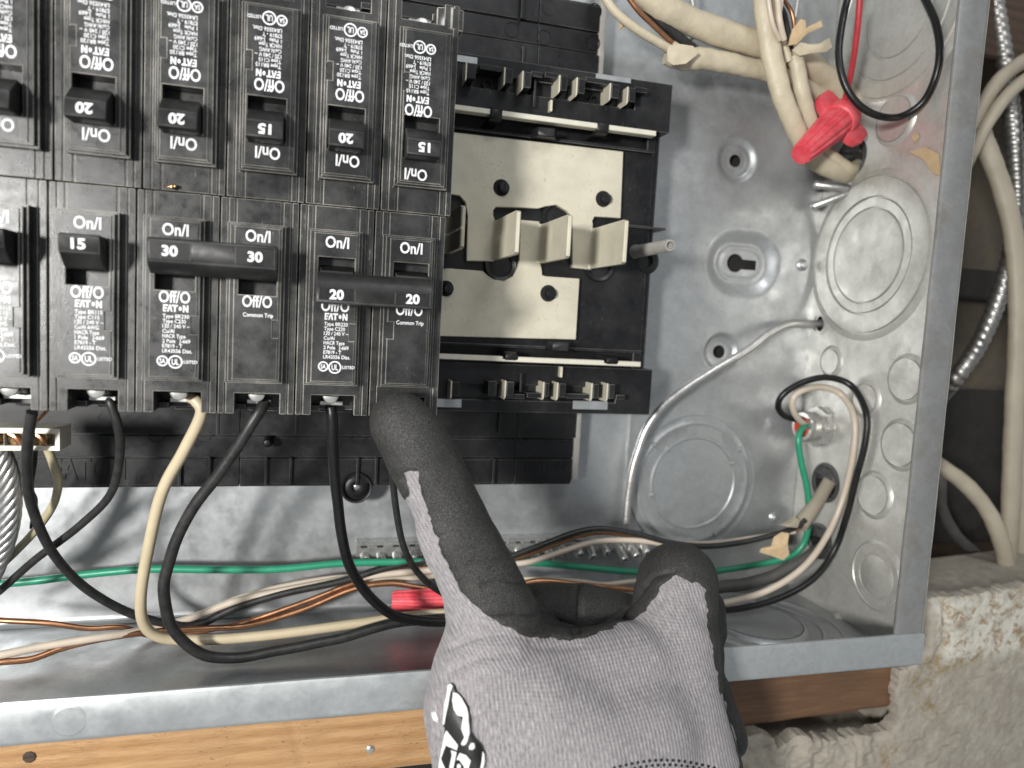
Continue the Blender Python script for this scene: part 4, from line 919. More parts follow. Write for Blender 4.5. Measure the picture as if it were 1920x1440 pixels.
# red twist connector behind the hand
def twist(name, label, c0, c1, r0, r1, wings):
    c0, c1 = np.array(c0), np.array(c1); N = c1-c0; L_ = np.linalg.norm(N)
    t = thing(name, label, 'wire connector', tuple(c0), 'red wire connectors')
    g = G(); seg = 96; rows = [(r0*1.02, 0), (r0*1.02, .06*L_), (r0*.97, .35*L_), (r1, .93*L_), (r1*.9, L_), (0, L_)]
    g.lathe(c0, N, rows, seg)
    V = np.array(g.v); Nn = N/L_
    for i in range(len(V)):
        d = V[i]-c0; ax = d@Nn; rad = d-ax*Nn; k = i % seg
        if np.linalg.norm(rad) > .5 and (not wings or ax > .3*L_): V[i] = V[i]+rad*(-.08 if (k//4) % 2 else .03)
    g.v = [tuple(v) for v in V]; part('cap', g, M_nut, t, angle=30)
    return t, Nn
t, _n = twist('twist_connector', 'red ribbed twist connector half hidden behind the pointing hand', P(880, 1128, 26), P(735, 1127, 22), mm(58, P(800, 1128, 24))/2*.9, mm(40, P(800, 1128, 24))/2*.95, False)
c0, c1 = P(1577, 222, 34), P(1502, 290, 50)
t, Nn = twist('twist_connector', 'red winged twist connector hanging on the red wire at the upper right', c0, c1, 7.6, 5.2, True)
g = G(); g.lathe(c0-Nn*4.5, Nn, [(0, 0), (7.0, 0), (8.6, 1), (9.2, 4), (9.0, 8.5), (8.6, 9.5), (7.6, 10)], 24); part('skirt', g, M_nut, t)
wv = np.cross(Nn, CF); wv /= np.linalg.norm(wv); tv = np.cross(wv, Nn)
for s_ in (-1, 1):
    g = G(); out = [(-6, 5.6), (-7, 13.0), (-5.5, 15.2), (2.5, 15.8), (6.5, 14.6), (8.5, 12.0), (9.5, 5.4)]
    vs = [c0+Nn*a_+wv*s_*b_+tv*(3.4-.12*b_)*q for q in (-1, 1) for a_, b_ in out]; k = len(out)
    g.add(vs, [tuple(range(k)), tuple(range(2*k-1, k-1, -1))]+[(i, (i+1) % k, k+(i+1) % k, k+i) for i in range(k)]); part('wing', g, M_nut, t, bevel=.7, seg=2)
wire('wire', 'thin red wire hanging down into the winged red connector', 'wire', [(1614, -30, 62), (1609, 40, 58), (1602, 100, 52), (1593, 150, 44), (1582, 195, 37), (1573, 222, 33)], 11, M_red, GW)
wire('wire', 'black wire hanging in an open loop in front of the upper side wall', 'wire', [(1608, -50, 50), (1590, -5, 52), (1577, 55, 54), (1573, 110, 56), (1585, 160, 58), (1612, 198, 60), (1650, 218, 62), (1690, 218, 63), (1730, 192, 63), (1754, 145, 62), (1762, 95, 61), (1755, 45, 60), (1738, 5, 58), (1715, -40, 56)], 13.5, M_wblack, GW, 12)

# ---------------------------------------------------------------- sheathed cables at the top right
GS = 'sheathed cables at the upper right of the box'
def cable(label, pts, wpx, mat=M_sheath, flat=.14, ph=0.0, group=GS, sides=18):
    w3 = [P(*p) if len(p) == 3 else np.array(p[0]) for p in pts]; m_ = w3[len(w3)//2]; r = mm(wpx, m_)/2
    ws = [random.uniform(-.03, .03) for _ in range(4)]
    g = G(); g.tube(w3, r, sides, 8, fn=lambda L, a: 1+flat*math.cos(2*(a+ph))+.03*math.sin(L*.23+ph)+.022*math.sin(L*.61+3*a)+.016*math.sin(L*1.3-2*a+ph))
    return solo('cable', g, mat, label, 'cable', group, angle=80)
cable('wide cream cable sloping from the top centre, upper of two', [(1150, -75, 34), (1195, -28, 34), (1240, 12, 33), (1300, 42, 31), (1370, 68, 29), (1440, 88, 27), (1510, 118, 24), (1570, 165, 18), (PX(1612, 205, 226),)], 46, flat=.08)
cab2 = thing('cable', 'cream cable with its sheath cut open, copper and black wires coming out, lower of two', 'cable', tuple(P(1400, 130, 25)), GS)
w3 = [P(1252, 98, 30), P(1275, 108, 30), P(1330, 112, 29), P(1400, 126, 27), P(1460, 142, 25), P(1520, 170, 20), P(1575, 205, 14), PX(1612, 262, 226)]
g = G(); g.tube(w3, [5.0, 4.9, 4.5, 4.2, 4.1, 4.1, 4.1, 4.1], 18, 8, fn=lambda L, a: 1+.12*math.cos(2*a+.5)+.03*math.sin(L*.4+a)+.03*math.sin(L*.9-2*a)); part('sheath', g, M_sheath, cab2, angle=80)
for pts, wpx, mat, nm in (([(1120, -30, 33), (1150, 18, 33), (1190, 52, 33), (1235, 80, 32), (1275, 103, 31)], 17, M_sheath, 'white_core'), ([(1165, -25, 34), (1195, 18, 34), (1230, 52, 33), (1262, 82, 32), (1285, 100, 31)], 10, M_copper, 'copper_core'), ([(1180, -30, 32), (1210, 10, 32), (1245, 48, 31), (1282, 78, 30), (1310, 100, 29)], 20, M_wblack2, 'black_core')):
    g = G(); q = [P(*p) for p in pts]; g.tube(q, mm(wpx, q[1])/2, 10, 7); part(nm, g, mat, cab2, angle=80)
flap([(1250, 100, 36), (1252, 88, 37), (1268, 82, 38), (1300, 86, 38), (1310, 100, 37), (1285, 120, 38), (1262, 122, 37), (1252, 116, 37)], M_sheath, 'cut_edge', cab2, curl=1.0)
flap([(1160, 25, 30), (1180, 40, 30), (1186, 46, 29), (1172, 50, 29), (1160, 58, 28), (1163, 40, 29)], M_paper, 'paper_wrap', cab2)
cab3 = thing('cable', 'long cream cable dropping steeply to the black clamp, left of two', 'cable', tuple(P(1480, 200, 35)), GS)
w3 = [P(1428, -50, 40), P(1434, 10, 40), P(1443, 80, 40), P(1458, 150, 40), P(1476, 205, 39), P(1500, 258, 36), P(1530, 300, 30), PX(1582, 325, 215), PX(1605, 318, 228)]
g = G(); g.tube(w3, [4.5, 4.5, 4.4, 4.3, 4.2, 4.2, 4.3, 4.3, 4.3], 18, 8, fn=lambda L, a: 1+.14*math.cos(2*a)+.03*math.sin(L*.3+a)+.022*math.sin(L*.8-2*a)); part('sheath', g, M_sheath, cab3, angle=80)
for pts, wpx in (([(1450, -40, 46), (1458, 0, 46), (1462, 40, 46), (1470, 75, 44)], 12), ([(1437, -40, 47), (1442, 10, 47), (1450, 50, 46), (1462, 75, 44)], 10), ([(1466, -40, 45), (1464, 10, 45), (1458, 40, 45)], 9)):
    g = G(); q = [P(*p) for p in pts]; g.tube(q, mm(wpx, q[1])/2, 9, 6); part('core', g, M_wcream, cab3, angle=80)
cab4 = thing('cable', 'cream cable with frayed end flaps and a copper loop, right of two', 'cable', tuple(P(1510, 200, 30)), GS)
w3 = [P(1490, 105, 36), P(1496, 130, 36), P(1506, 180, 36), P(1520, 232, 34), P(1540, 280, 30), PX(1590, 318, 216), PX(1606, 312, 228)]
g = G(); g.tube(w3, [3.3, 3.4, 3.4, 3.5, 3.5, 3.5, 3.5], 16, 8, fn=lambda L, a: 1+.1*math.cos(2*a)+.03*math.sin(L*.35+a)+.02*math.sin(L*.9-2*a)); part('sheath', g, M_sheath, cab4, angle=80)
for pts, wpx, mat, nm in (([(1458, 40, 34), (1464, 60, 35), (1472, 90, 36), (1480, 115, 36)], 15, M_sheath, 'white_core'), ([(1462, -30, 34), (1472, 2, 34), (1484, 22, 34), (1489, 50, 34), (1486, 80, 34)], 8, M_copper, 'copper_core'), ([(1455, 5, 32), (1468, 25, 32), (1476, 60, 32), (1482, 95, 33)], 14, M_wblack2, 'grey_core'), ([(1496, -40, 30), (1495, 0, 30), (1490, 35, 30)], 9, M_alum, 'bare_core')):
    g = G(); q = [P(*p) for p in pts]; g.tube(q, mm(wpx, q[1])/2, 9, 6); part(nm, g, mat, cab4, angle=80)
flap([(1484, 95, 40), (1500, 80, 42), (1520, 82, 43), (1545, 80, 44), (1556, 70, 45), (1560, 88, 45), (1550, 97, 44), (1525, 99, 43), (1500, 104, 41)], M_sheath, 'frayed_flap', cab4, curl=1.2)
flap([(1478, 85, 40), (1486, 55, 41), (1502, 35, 42), (1510, 38, 42), (1512, 52, 42), (1540, 38, 43), (1542, 50, 43), (1515, 62, 42), (1495, 82, 41)], M_paper, 'paper_wrap', cab4, curl=.8)
wire('ground_wire', 'short bare aluminium wire hanging at the top edge behind the cables', 'wire', [(1297, -40, 18), (1298, 0, 18), (1301, 24, 18), (1306, 60, 16), (1285, 80, 14)], 9, M_alum)

# ---------------------------------------------------------------- fittings on the side wall
fit = thing('conduit_fitting', 'zinc conduit fitting with red bushing on the side wall', 'conduit fitting', (XR, -16.9, -84.2))
O = (XR, -16.9, -84.2); Nw = (-1, -.06, 0)
g = G(); g.lathe(O, Nw, [(9.8, -3), (10.8, 0), (10.8, 1), (9.4, 1.4)], 40); part('washer', g, M_zinc, fit)
g = G(); seg = 32; g.lathe(O, Nw, [(9.6, .6), (10.4, 1.2), (10.2, 4.2), (8.4, 4.6), (7.4, 5)], seg)
V = np.array(g.v)
for i in range(len(V)):
    if (i % seg) % 4 == 0: d = V[i]-np.array(O); d[0] = 0; V[i] = V[i]+d*.09
g.v = [tuple(v) for v in V]; part('locknut', g, M_zinc, fit, angle=30)
g = G(); g.lathe(O, Nw, [(7.6, 4), (7.6, 9), (8.2, 9.2), (8.4, 11.5), (7.6, 13), (5.8, 13.2), (5.4, 12.5), (5.4, 2)], 36); part('collar', g, M_zinc, fit)
g = G(); g.lathe(O, Nw, [(5.6, 9), (5.6, 13.6), (5.0, 14), (4.2, 13.6), (4.0, 8), (4, -2)], 30); part('bushing', g, M_redbush, fit)
def clamp(label, h, z, r, tilt=0):
    t = thing('cable_clamp', label, 'cable clamp', (XR, -h, z), 'black plastic cable clamps'); O = np.array((XR, -h, z))
    g = G(); g.lathe(O+np.array((1, 0, 0)), side, [(r+.6, -3), (r+1.4, 0), (r+1.2, 1.4), (r-.6, 1.9), (r-1.4, 1.2), (r-1.8, -6)], 36); part('body', g, M_clamp, t)
    g = G(); g.add([O+np.array((.6-d, -r*.9*math.cos(a), r*.9*math.sin(a))) for d in (0, 2.4) for a in np.linspace(.2, 2.6, 9)], [tuple(range(9)), tuple(range(17, 8, -1))]+[(i, (i+1) % 9, 9+(i+1) % 9, 9+i) for i in range(9)]); part('tongue', g, M_clamp, t, bevel=.5)
    g = G(); g.box(XR+.1, XR+.6, h-r*.95, h+r*.2, z-r*.7, z+r*.1); part('wedge', g, M_hole, t)
clamp('black plastic clamp round the torn cream cable', 24.3, -113.6, 9.6)
clamp('black plastic clamp below the red winged connector holding cream cables', 21, 58, 10.0)
clamp('black plastic clamp low on the side wall in the shadow behind the cream wire', 24, -146, 8.6)
wn = 0
for p0, p1, r in (((1528, 346, 6), (1592, 354, 24), 2.1), ((1522, 388, 6), (1592, 362, 26), 1.9)):
    g = G(); a, b = P(*p0), PX(p1[0], p1[1], XR-1); g.lathe(b, a-b, [(r, -1), (r, np.linalg.norm(a-b)*.86), (r*1.15, np.linalg.norm(a-b)*.88), (r*1.15, np.linalg.norm(a-b)*.97), (r*.9, np.linalg.norm(a-b)), (0, np.linalg.norm(a-b))], 20); wn += 1
    solo('clamp_screw', g, M_alum, ('upper', 'lower')[wn-1]+' of two steel pins jutting from the side wall below the black clamp', 'screw', 'steel pins below the clamp', angle=40)
# ---------------------------------------------------------------- neutral bar and strands at the left edge
nb_ = thing('neutral_bar', 'bright tinned neutral bar with copper wires in its holes at the left edge', 'neutral bar', tuple(P(50, 822, 70)))
a, b = P(-90, 842, 72), P(112, 842, 72); zt_ = P(60, 803, 72)[2]; zb_ = P(60, 845, 72)[2]
R = [(a[0], b[0], zb_, zt_, 72)]
for px in (-60, -15, 28, 82): x = xx(px, 822, 72); R += [(x-3.2, x+3.4, zb_+1.6, zt_-1.8, 65)]
part('bar', relief(R, 60), M_tin_edge, nb_, bevel=.4)
for px in (-15, 28, 74):
    c = P(px, 822, 68); g = G(); g.lathe((c[0], -66, c[2]), (.2, -1, .1), [(2.9, -1), (2.9, 2.5), (2.2, 3.4), (0, 3.3)], 16); sc = part('screw', g, M_brass, nb_)
    g = G(); g.tube([P(px-12, 812, 70), P(px+2, 820, 70.5), P(px+12, 838, 70)], .9, 8, 4); part('strand_end', g, M_copper, nb_)
ST = thing('stranded_cable', 'twisted bare aluminium stranded cable at the left edge', 'cable', tuple(P(10, 950, 55)))
pth = [P(-8, 842, 60), P(8, 880, 58), P(16, 930, 55), P(12, 985, 52), P(-4, 1040, 48), P(-30, 1100, 44)]
gg = G(); gg.tube(pth, 1, 6, 14); C_ = gg.path
for k in range(8):
    q = []
    for i, c in enumerate(C_):
        a_ = i*.16+2*math.pi*k/8; T_ = C_[min(i+1, len(C_)-1)]-C_[max(0, i-1)]; T_ = T_/np.linalg.norm(T_); u_ = np.cross(T_, (0, 1, 0)); u_ /= np.linalg.norm(u_); v_ = np.cross(T_, u_); q.append(c+(u_*math.cos(a_)+v_*math.sin(a_))*3.1)
    g = G(); g.tube(q, 1.25, 8, 1, smooth=False); part('strand', g, M_alum, ST, angle=80)
wire('wire', 'yellowed cream wire curving from the neutral bar to the left edge', 'wire', [(88, 838, 62), (100, 870, 60), (109, 905, 56), (98, 950, 50), (60, 1002, 44), (0, 1062, 38), (-50, 1105, 34)], 15, M_wyell, GW)
wire('wire', 'thin black wire tucked behind the first black wire at the left', 'wire', [(66, 842, 50), (64, 870, 48), (58, 915, 44), (66, 940, 40), (60, 990, 36)], 9, M_wblack2, GW)
wire('copper_wire', 'copper wire end poking out above the neutral bar', 'wire', [(92, 764, 80), (84, 774, 79), (70, 788, 77)], 7, M_copper, GB)
wire('copper_wire', 'short copper wire leaning behind the stranded cable at the left edge', 'wire', [(46, 905, 40), (34, 930, 38), (18, 975, 34), (0, 1010, 30)], 8, M_copper, GB)

# ---------------------------------------------------------------- cables outside the box at the right
GO = 'cables hanging outside the box at the right'
cable('beige cable arching in from the right edge above the vertical one', [(2000, 80, 20), (1940, 104, 22), (1885, 140, 24), (1850, 185, 26), (1815, 260, 26), (1788, 325, 14), (1772, 352, -14), (1760, 372, -46)], 26, M_sheath2, .1, 0, GO)
cable('beige cable just under the arching one at the right edge', [(2000, 110, 30), (1945, 135, 31), (1895, 172, 32), (1855, 225, 32), (1820, 290, 30), (1795, 345, 16), (1780, 378, -12), (1768, 400, -46)], 26, M_sheath2, .1, 1, GO)
cable('long beige cable running down the right edge', [(1795, 120, -46), (1822, 190, -6), (1848, 270, 24), (1878, 350, 30), (1900, 440, 32), (1908, 540, 33), (1908, 640, 33), (1902, 760, 32), (1897, 880, 30), (1893, 980, 28), (1886, 1080, 24), (1880, 1180, 20)], 34, M_sheath2, .14, 0, GO)
cable('second beige cable at the very right edge', [(1945, 100, 16), (1938, 260, 20), (1935, 420, 22), (1933, 600, 24), (1930, 760, 24), (1922, 900, 22), (1915, 1080, 18), (1910, 1180, 14)], 22, M_sheath2, .14, 0, GO)
cable('cream cable curving from behind the box down to the vertical cable', [(1688, 828, -46), (1722, 848, -12), (1765, 875, 16), (1810, 908, 22), (1850, 955, 28), (1875, 1010, 32), (1888, 1070, 32), (1888, 1140, 28)], 27, M_sheath2, .1, 0, GO)
cable('dark grey cable loop in the cavity below the cream cable', [(1700, 850, -46), (1730, 866, -15), (1760, 890, 2), (1765, 950, 2), (1790, 1000, 2), (1830, 1040, 2), (1870, 1090, 0)], 19, M_dsheath, .1, 0, GO)
g = G(); w3 = [P(1860, -30, 2), P(1880, 90, 6), P(1893, 180, 8), P(1903, 280, 10), P(1908, 380, 10), P(1896, 470, 9), P(1872, 560, 8), P(1836, 645, 8), P(1795, 705, 6), P(1765, 742, -12), P(1748, 762, -46)]
pr = 5.0
g.tube(w3, 4.7, 16, 44, fn=lambda L, a: 1+.17*abs(math.sin(math.pi*L/pr+a*.5))-.12)
solo('armoured_conduit', g, M_conduit, 'flexible spiral steel conduit bending behind the cables at the right', 'conduit', angle=70)

# ---------------------------------------------------------------- the gloved hand
def rp(px, py, h, rpx): p = P(px, py, h); return p, mm(rpx, p)
chains = [  # index finger, body of the hand, thumb: (px, py, height, radius in photo pixels)
    [(751, 792, 100, 55), (768, 815, 101, 60), (797, 868, 104, 64), (830, 935, 107, 62), (856, 1000, 109, 68), (898, 1090, 111, 74), (925, 1172, 113, 88), (915, 1260, 119, 104), (905, 1325, 123, 110), (922, 1420, 127, 112), (930, 1520, 130, 108)],
    [(1255, 1215, 105, 84), (1255, 1330, 117, 100), (1280, 1440, 123, 108), (1290, 1530, 126, 104)],
    [(1000, 1268, 116, 90), (1090, 1278, 117, 92), (1180, 1260, 113, 90)],
    [(1010, 1350, 128, 118), (1100, 1400, 131, 122), (1190, 1380, 127, 116)], [(1020, 1500, 133, 120), (1180, 1500, 132, 120)],
    [(1252, 1225, 104, 84), (1264, 1140, 96, 78), (1270, 1092, 90, 73)]]
fold = [[(1322, 1140, 84, 34), (1330, 1185, 88, 30)], [(1320, 1222, 92, 36), (1322, 1262, 96, 32)], [(1330, 1300, 98, 40), (1340, 1322, 100, 34)], [(1352, 1352, 102, 36), (1362, 1385, 106, 36)]]
curled = [  # middle, ring and little finger folded into the palm
    [(960, 1235, 96, 70), (1000, 1160, 84, 62), (1090, 1158, 80, 60), (1170, 1172, 80, 56), (1215, 1230, 86, 50)],
    [(950, 1300, 92, 66), (1000, 1225, 82, 58), (1100, 1230, 78, 56), (1180, 1250, 80, 52), (1210, 1300, 88, 46)],
    [(950, 1370, 96, 60), (1000, 1310, 86, 52), (1090, 1315, 82, 50), (1160, 1330, 86, 46), (1185, 1370, 94, 40)]]
def segs(ch): q = [rp(*c) for c in ch]; return list(zip(q, q[1:]))
allp = [p for c in chains+fold+curled for p in [rp(*k) for k in c]]
lo_ = np.min([p-r for p, r in allp], 0)-3; hi_ = np.max([p+r for p, r in allp], 0)+3
VX = .95
dims = np.ceil((hi_-lo_)/VX).astype(int)
ax = [lo_[i]+VX*np.arange(dims[i]) for i in range(3)]
gx, gy, gz = np.meshgrid(*[a.astype(np.float32) for a in ax], indexing='ij')
def cone_d(A, B):
    (a, ra), (b, rb) = A, B; e = b-a; L2 = float(e@e)
    t = np.clip(((gx-a[0])*e[0]+(gy-a[1])*e[1]+(gz-a[2])*e[2])/L2, 0, 1).astype(np.float32)
    return np.sqrt((gx-a[0]-t*e[0])**2+(gy-a[1]-t*e[1])**2+(gz-a[2]-t*e[2])**2)-(ra+t*(rb-ra))
def smin(a, b, k):
    h = np.clip(.5+.5*(b-a)/k, 0, 1); return b+(a-b)*h-k*h*(1-h)
def chain_d(ch):
    d = None
    for A, B in segs(ch): q = cone_d(A, B); d = q if d is None else np.minimum(d, q)
    return d
D = None
for i, ch in enumerate(chains): q = chain_d(ch); D = q if D is None else smin(D, q, np.float32(6.0))
for ch in fold: D = smin(D, chain_d(ch), np.float32(2.2))
for ch in curled: D = smin(D, chain_d(ch), np.float32(2.0))
# surface nets
ins = D < 0; nxg, nyg, nzg = D.shape
cube = np.zeros((nxg-1, nyg-1, nzg-1), np.uint8)
for k in range(8): cube += ins[k & 1:nxg-1+(k & 1), (k >> 1) & 1:nyg-1+((k >> 1) & 1), (k >> 2) & 1:nzg-1+((k >> 2) & 1)]
cells = np.argwhere((cube > 0) & (cube < 8)); cid = np.full(cube.shape, -1, np.int64); cid[tuple(cells.T)] = np.arange(len(cells))
acc = np.zeros((len(cells), 3)); cn = np.zeros(len(cells)); corner = [(k & 1, (k >> 1) & 1, (k >> 2) & 1) for k in range(8)]
for a_ in range(8):
    for b_ in range(a_+1, 8):
        if bin(a_ ^ b_).count('1') != 1: continue
        ca, cb = np.array(corner[a_]), np.array(corner[b_]); da = D[tuple((cells+ca).T)]; db = D[tuple((cells+cb).T)]
        m_ = (da < 0) != (db < 0); t = np.where(m_, da/np.where(m_, da-db, 1), 0); acc[m_] += ca+(cb-ca)*t[m_, None]; cn += m_
V = lo_+VX*(cells+acc/cn[:, None])
quads = []
for axis in range(3):
    o1, o2 = [(1, 2), (2, 0), (0, 1)][axis]; sl = [slice(0, n) for n in D.shape]; sl2 = list(sl); sl[axis] = slice(0, -1); sl2[axis] = slice(1, None)
    ed = np.argwhere(ins[tuple(sl)] != ins[tuple(sl2)]); ed = ed[(ed[:, o1] > 0) & (ed[:, o2] > 0) & (ed[:, o1] < D.shape[o1]-1) & (ed[:, o2] < D.shape[o2]-1)]
    e1 = np.eye(3, dtype=int)[o1]; e2 = np.eye(3, dtype=int)[o2]; q = np.stack([cid[tuple((ed-s_).T)] for s_ in (0*e1, e1, e1+e2, e2)], -1)
    fl = ins[tuple(ed.T)]; q[~fl] = q[~fl][:, ::-1]; quads.append(q)
Q = np.concatenate(quads); Q = Q[(Q >= 0).all(1)]
T = np.concatenate([Q[:, [0, 1, 2]], Q[:, [0, 2, 3]]])
def vert_normals(V, T):
    n = np.cross(V[T[:, 1]]-V[T[:, 0]], V[T[:, 2]]-V[T[:, 0]]); N = np.zeros_like(V)
    for k in range(3): np.add.at(N, T[:, k], n)
    return N/(np.linalg.norm(N, axis=1)[:, None]+1e-12)
E_ = np.unique(np.sort(np.concatenate([Q[:, [0, 1]], Q[:, [1, 2]], Q[:, [2, 3]], Q[:, [3, 0]]]), 1), axis=0)
deg = np.zeros(len(V)); np.add.at(deg, E_[:, 0], 1); np.add.at(deg, E_[:, 1], 1)
for it in range(3):
    s_ = np.zeros_like(V); np.add.at(s_, E_[:, 0], V[E_[:, 1]]); np.add.at(s_, E_[:, 1], V[E_[:, 0]]); V = V+.5*(s_/deg[:, None]-V)
N = vert_normals(V, T)
if (N*(V-V.mean(0))).sum() < 0: T = T[:, ::-1]; N = -N
view = CAM-V; view /= np.linalg.norm(view, axis=1)[:, None]; face = (N*view).sum(1)
px = project(V); front = sst((face+.05)/.35)
# creases and bulges of the cloth
def crease(line, wpx, depth):
    global V; V = V-N*(depth*np.exp(-(line_d(px, line)/wpx)**2)*front)[:, None]
crease([(905, 1098), (940, 1088), (968, 1092), (1000, 1108)], 5, 1.0); crease([(925, 1158), (965, 1150), (1020, 1152), (1075, 1172)], 5, 1.1)
crease([(842, 1215), (890, 1196), (940, 1186), (1000, 1198)], 5, 1.1); crease([(850, 1255), (900, 1232), (960, 1222)], 8, .9)
crease([(1208, 1100), (1230, 1080), (1265, 1072)], 5, .9); crease([(1085, 1100), (1086, 1185)], 5, 1.6)
crease([(766, 905), (790, 930)], 7, .6); crease([(1000, 1108), (1040, 1150), (1075, 1190)], 5, .9); crease([(880, 1060), (930, 1052), (962, 1040)], 6, .5); crease([(1120, 1172), (1180, 1140), (1215, 1098)], 5, .8); crease([(800, 872), (840, 862)], 7, .35); crease([(720, 868), (742, 892), (770, 898)], 6, .7); crease([(930, 1195), (1010, 1212), (1090, 1210)], 9, .7)
for line, a_ in (([(800, 950), (790, 1000), (812, 1060)], -1.4), ([(860, 1300), (905, 1390), (915, 1440)], 1.6), ([(1300, 1120), (1330, 1170)], .8)): crease(line, 13, a_)
V = V+N*(.35*vnoise(V, 14, 21)+.15*vnoise(V, 5, 22))[:, None]
N = vert_normals(V, T)
knit_poly = [(752, 884), (770, 881), (786, 884), (783, 906), (796, 935), (806, 960), (815, 1000), (840, 1060), (858, 1098), (882, 1130), (908, 1150), (938, 1170), (970, 1186), (1003, 1194), (1060, 1199), (1110, 1193), (1150, 1178), (1188, 1162), (1212, 1140), (1235, 1110), (1253, 1088), (1266, 1076), (1290, 1086), (1320, 1101), (1328, 1108), (1321, 1118), (1326, 1150), (1330, 1180), (1338, 1215), (1345, 1262), (1346, 1290), (1360, 1318), (1366, 1350), (1378, 1385), (1388, 1430), (1396, 1540), (700, 1540), (700, 1260), (770, 1190), (775, 1060), (752, 1000), (748, 955), (764, 930), (766, 912)]
sdk = poly_sd(px, knit_poly)
ragged = 4.2*vnoise(V, 3.4, 31)+2.2*vnoise(V, 1.4, 32)
sc_front = -(sdk+ragged)
sc = np.where(face > -.12, sc_front, np.where(px[:, 1] < 1600, np.maximum(sc_front, 8), 8)); sc = np.where((px[:, 0] < 860) & (px[:, 1] > 930) & (face <= -.12) & (face > -.55), sc_front, sc)
hand = thing('person', 'left hand in a grey knit glove with black coating, index finger pointing at a breaker', 'person', (40, -125, -190))
rib = V[:, 0]+.50*np.maximum(0, V[:, 2]-P(930, 1200, 113)[2])*np.clip((P(1060, 1150, 110)[0]-V[:, 0])/20, 0, 1)+.10*(V[:, 2])
rib = rib+.5*vnoise(V, 18, 41)
uv = np.stack([rib, V[:, 2], V[:, 1]], -1)
# knit shell = all of the glove (one continuous surface); coating = a thin skin over it with a smooth cut edge
def glove_part(name, Vv, Tt, mat, parent, attr=None):
    g = G(); g.add(Vv, Tt.tolist()); o = part(name, g, mat, parent, fix=False, angle=85)
    if attr is not None:
        at = o.data.attributes.new('rib', 'FLOAT_VECTOR', 'POINT'); at.data.foreach_set('vector', attr.astype(np.float32).ravel())
    return o
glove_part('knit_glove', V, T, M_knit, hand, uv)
Vc, Tc, (Nc, scc) = clip_tris(V, T, sc, (N, sc))
glove_part('palm_coating', Vc+Nc*(.05+.5*sst(scc/5))[:, None], Tc, M_coat, hand)
# badge moulded on the back of the hand
bz = lambda pts: [(780+x/7.2, 1240+y/7.2) for x, y in pts]
def decal(name, polys, mat, lift, parent):
    al = np.concatenate([np.array(q) for q in polys]); b0, b1 = al.min(0)-8, al.max(0)+8
    box_ = ((px > b0) & (px < b1)).all(1) & (face > .05); Tl = T[box_[T].any(1)]; uq = np.unique(Tl); s_ = np.full(len(V), -99.)
    if not len(uq): return None
    s_[uq] = np.max([poly_sd(px[uq], q) for q in polys], 0); near = (s_ > -14)[Tl].any(1); Tl = Tl[near]
    # finer mesh for a crisp outline
    Vl, Nl, Sl = V, N, None
    for _ in range(2):
        ek = {}; nv = list(); base_ = len(Vl); F2 = []; mids = []
        for t in Tl:
            m3 = []
            for a_, b_ in ((t[0], t[1]), (t[1], t[2]), (t[2], t[0])):
                k = (min(a_, b_), max(a_, b_))
                if k not in ek: ek[k] = base_+len(mids); mids.append(k)
                m3.append(ek[k])
            F2 += [(t[0], m3[0], m3[2]), (m3[0], t[1], m3[1]), (m3[2], m3[1], t[2]), (m3[0], m3[1], m3[2])]
        mids = np.array(mids); Vl = np.concatenate([Vl, (Vl[mids[:, 0]]+Vl[mids[:, 1]])/2]); Nl = np.concatenate([Nl, (Nl[mids[:, 0]]+Nl[mids[:, 1]])/2]); Tl = np.array(F2)
    pl_ = project(Vl); sl_ = np.full(len(Vl), -9.); us = np.unique(Tl); sl_[us] = np.max([poly_sd(pl_[us], q) for q in polys], 0)
    if not (sl_ > 0).any(): return None
    Vd, Td, (Nd, sd_) = clip_tris(Vl, Tl, sl_, (Nl, sl_))
    return glove_part(name, Vd+Nd*(.04+lift*sst(sd_/2.2))[:, None], Td, mat, parent)
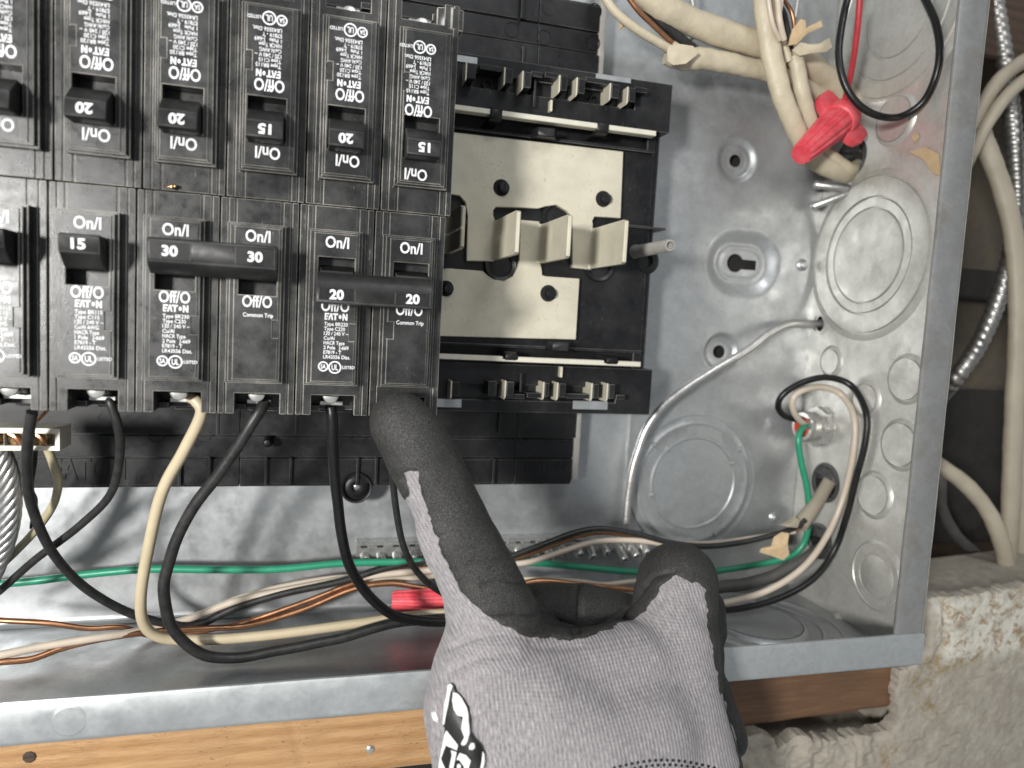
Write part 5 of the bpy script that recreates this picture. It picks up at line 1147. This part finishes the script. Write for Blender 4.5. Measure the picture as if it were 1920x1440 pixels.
badge_out = bz([(490, 280), (535, 320), (560, 400), (650, 490), (725, 610), (740, 760), (745, 950), (800, 1040), (880, 1120), (935, 1230), (930, 1340), (905, 1460), (880, 1800), (330, 1800), (320, 1400), (350, 1200), (400, 900), (370, 850), (385, 620), (430, 420), (435, 320)])
badge = decal('badge', [badge_out], M_toggle, 1.0, hand)
for pl_ in [bz(q) for q in ([(490, 285), (530, 320), (490, 420), (470, 590), (440, 720), (418, 850), (375, 862), (395, 600), (432, 400), (440, 320)], [(495, 400), (560, 420), (650, 505), (715, 620), (715, 800), (735, 960), (712, 1075), (690, 1120), (640, 1135), (612, 1095), (652, 1010), (612, 900), (622, 760), (560, 735), (512, 660), (485, 540)], [(740, 1075), (790, 1080), (805, 1150), (770, 1195), (715, 1180), (712, 1130)], [(870, 1170), (925, 1230), (925, 1340), (900, 1450), (880, 1800), (840, 1800), (850, 1420), (868, 1250)], [(225, 660), (260, 680), (300, 770), (285, 830), (240, 740)])]: decal('badge_mark', [pl_], M_white, 1.25, hand)
for pl_ in [bz(q) for q in ([(435, 895), (600, 1110), (585, 1200), (470, 1150), (440, 1130), (420, 1180), (380, 1300), (440, 1440), (430, 1800), (320, 1800), (330, 1380), (360, 1180), (400, 960)], [(480, 1160), (585, 1200), (540, 1440), (540, 1800), (470, 1800), (470, 1400), (500, 1240)], [(605, 1200), (700, 1240), (765, 1320), (735, 1440), (700, 1800), (640, 1800), (655, 1400), (600, 1320), (575, 1330), (560, 1300)], [(570, 1360), (620, 1350), (640, 1400), (620, 1470), (600, 1800), (550, 1800)])]: decal('badge_letter', [pl_], M_white, 1.25, hand)
dots = []
for r_ in range(3):
    for k in range(18):
        cx = 1152+k*11+(r_ % 2)*5; cy = 1441-16*math.sin(math.pi*(k+.5)/18)+r_*9
        dots.append([(cx+3.4*math.cos(t), cy+3.4*math.sin(t)) for t in np.linspace(0, 2*math.pi, 7, endpoint=False)])
pd_ = decal('printed_dots', dots, M_toggle, .2, hand)
if pd_: pd_['kind'] = 'stuff'
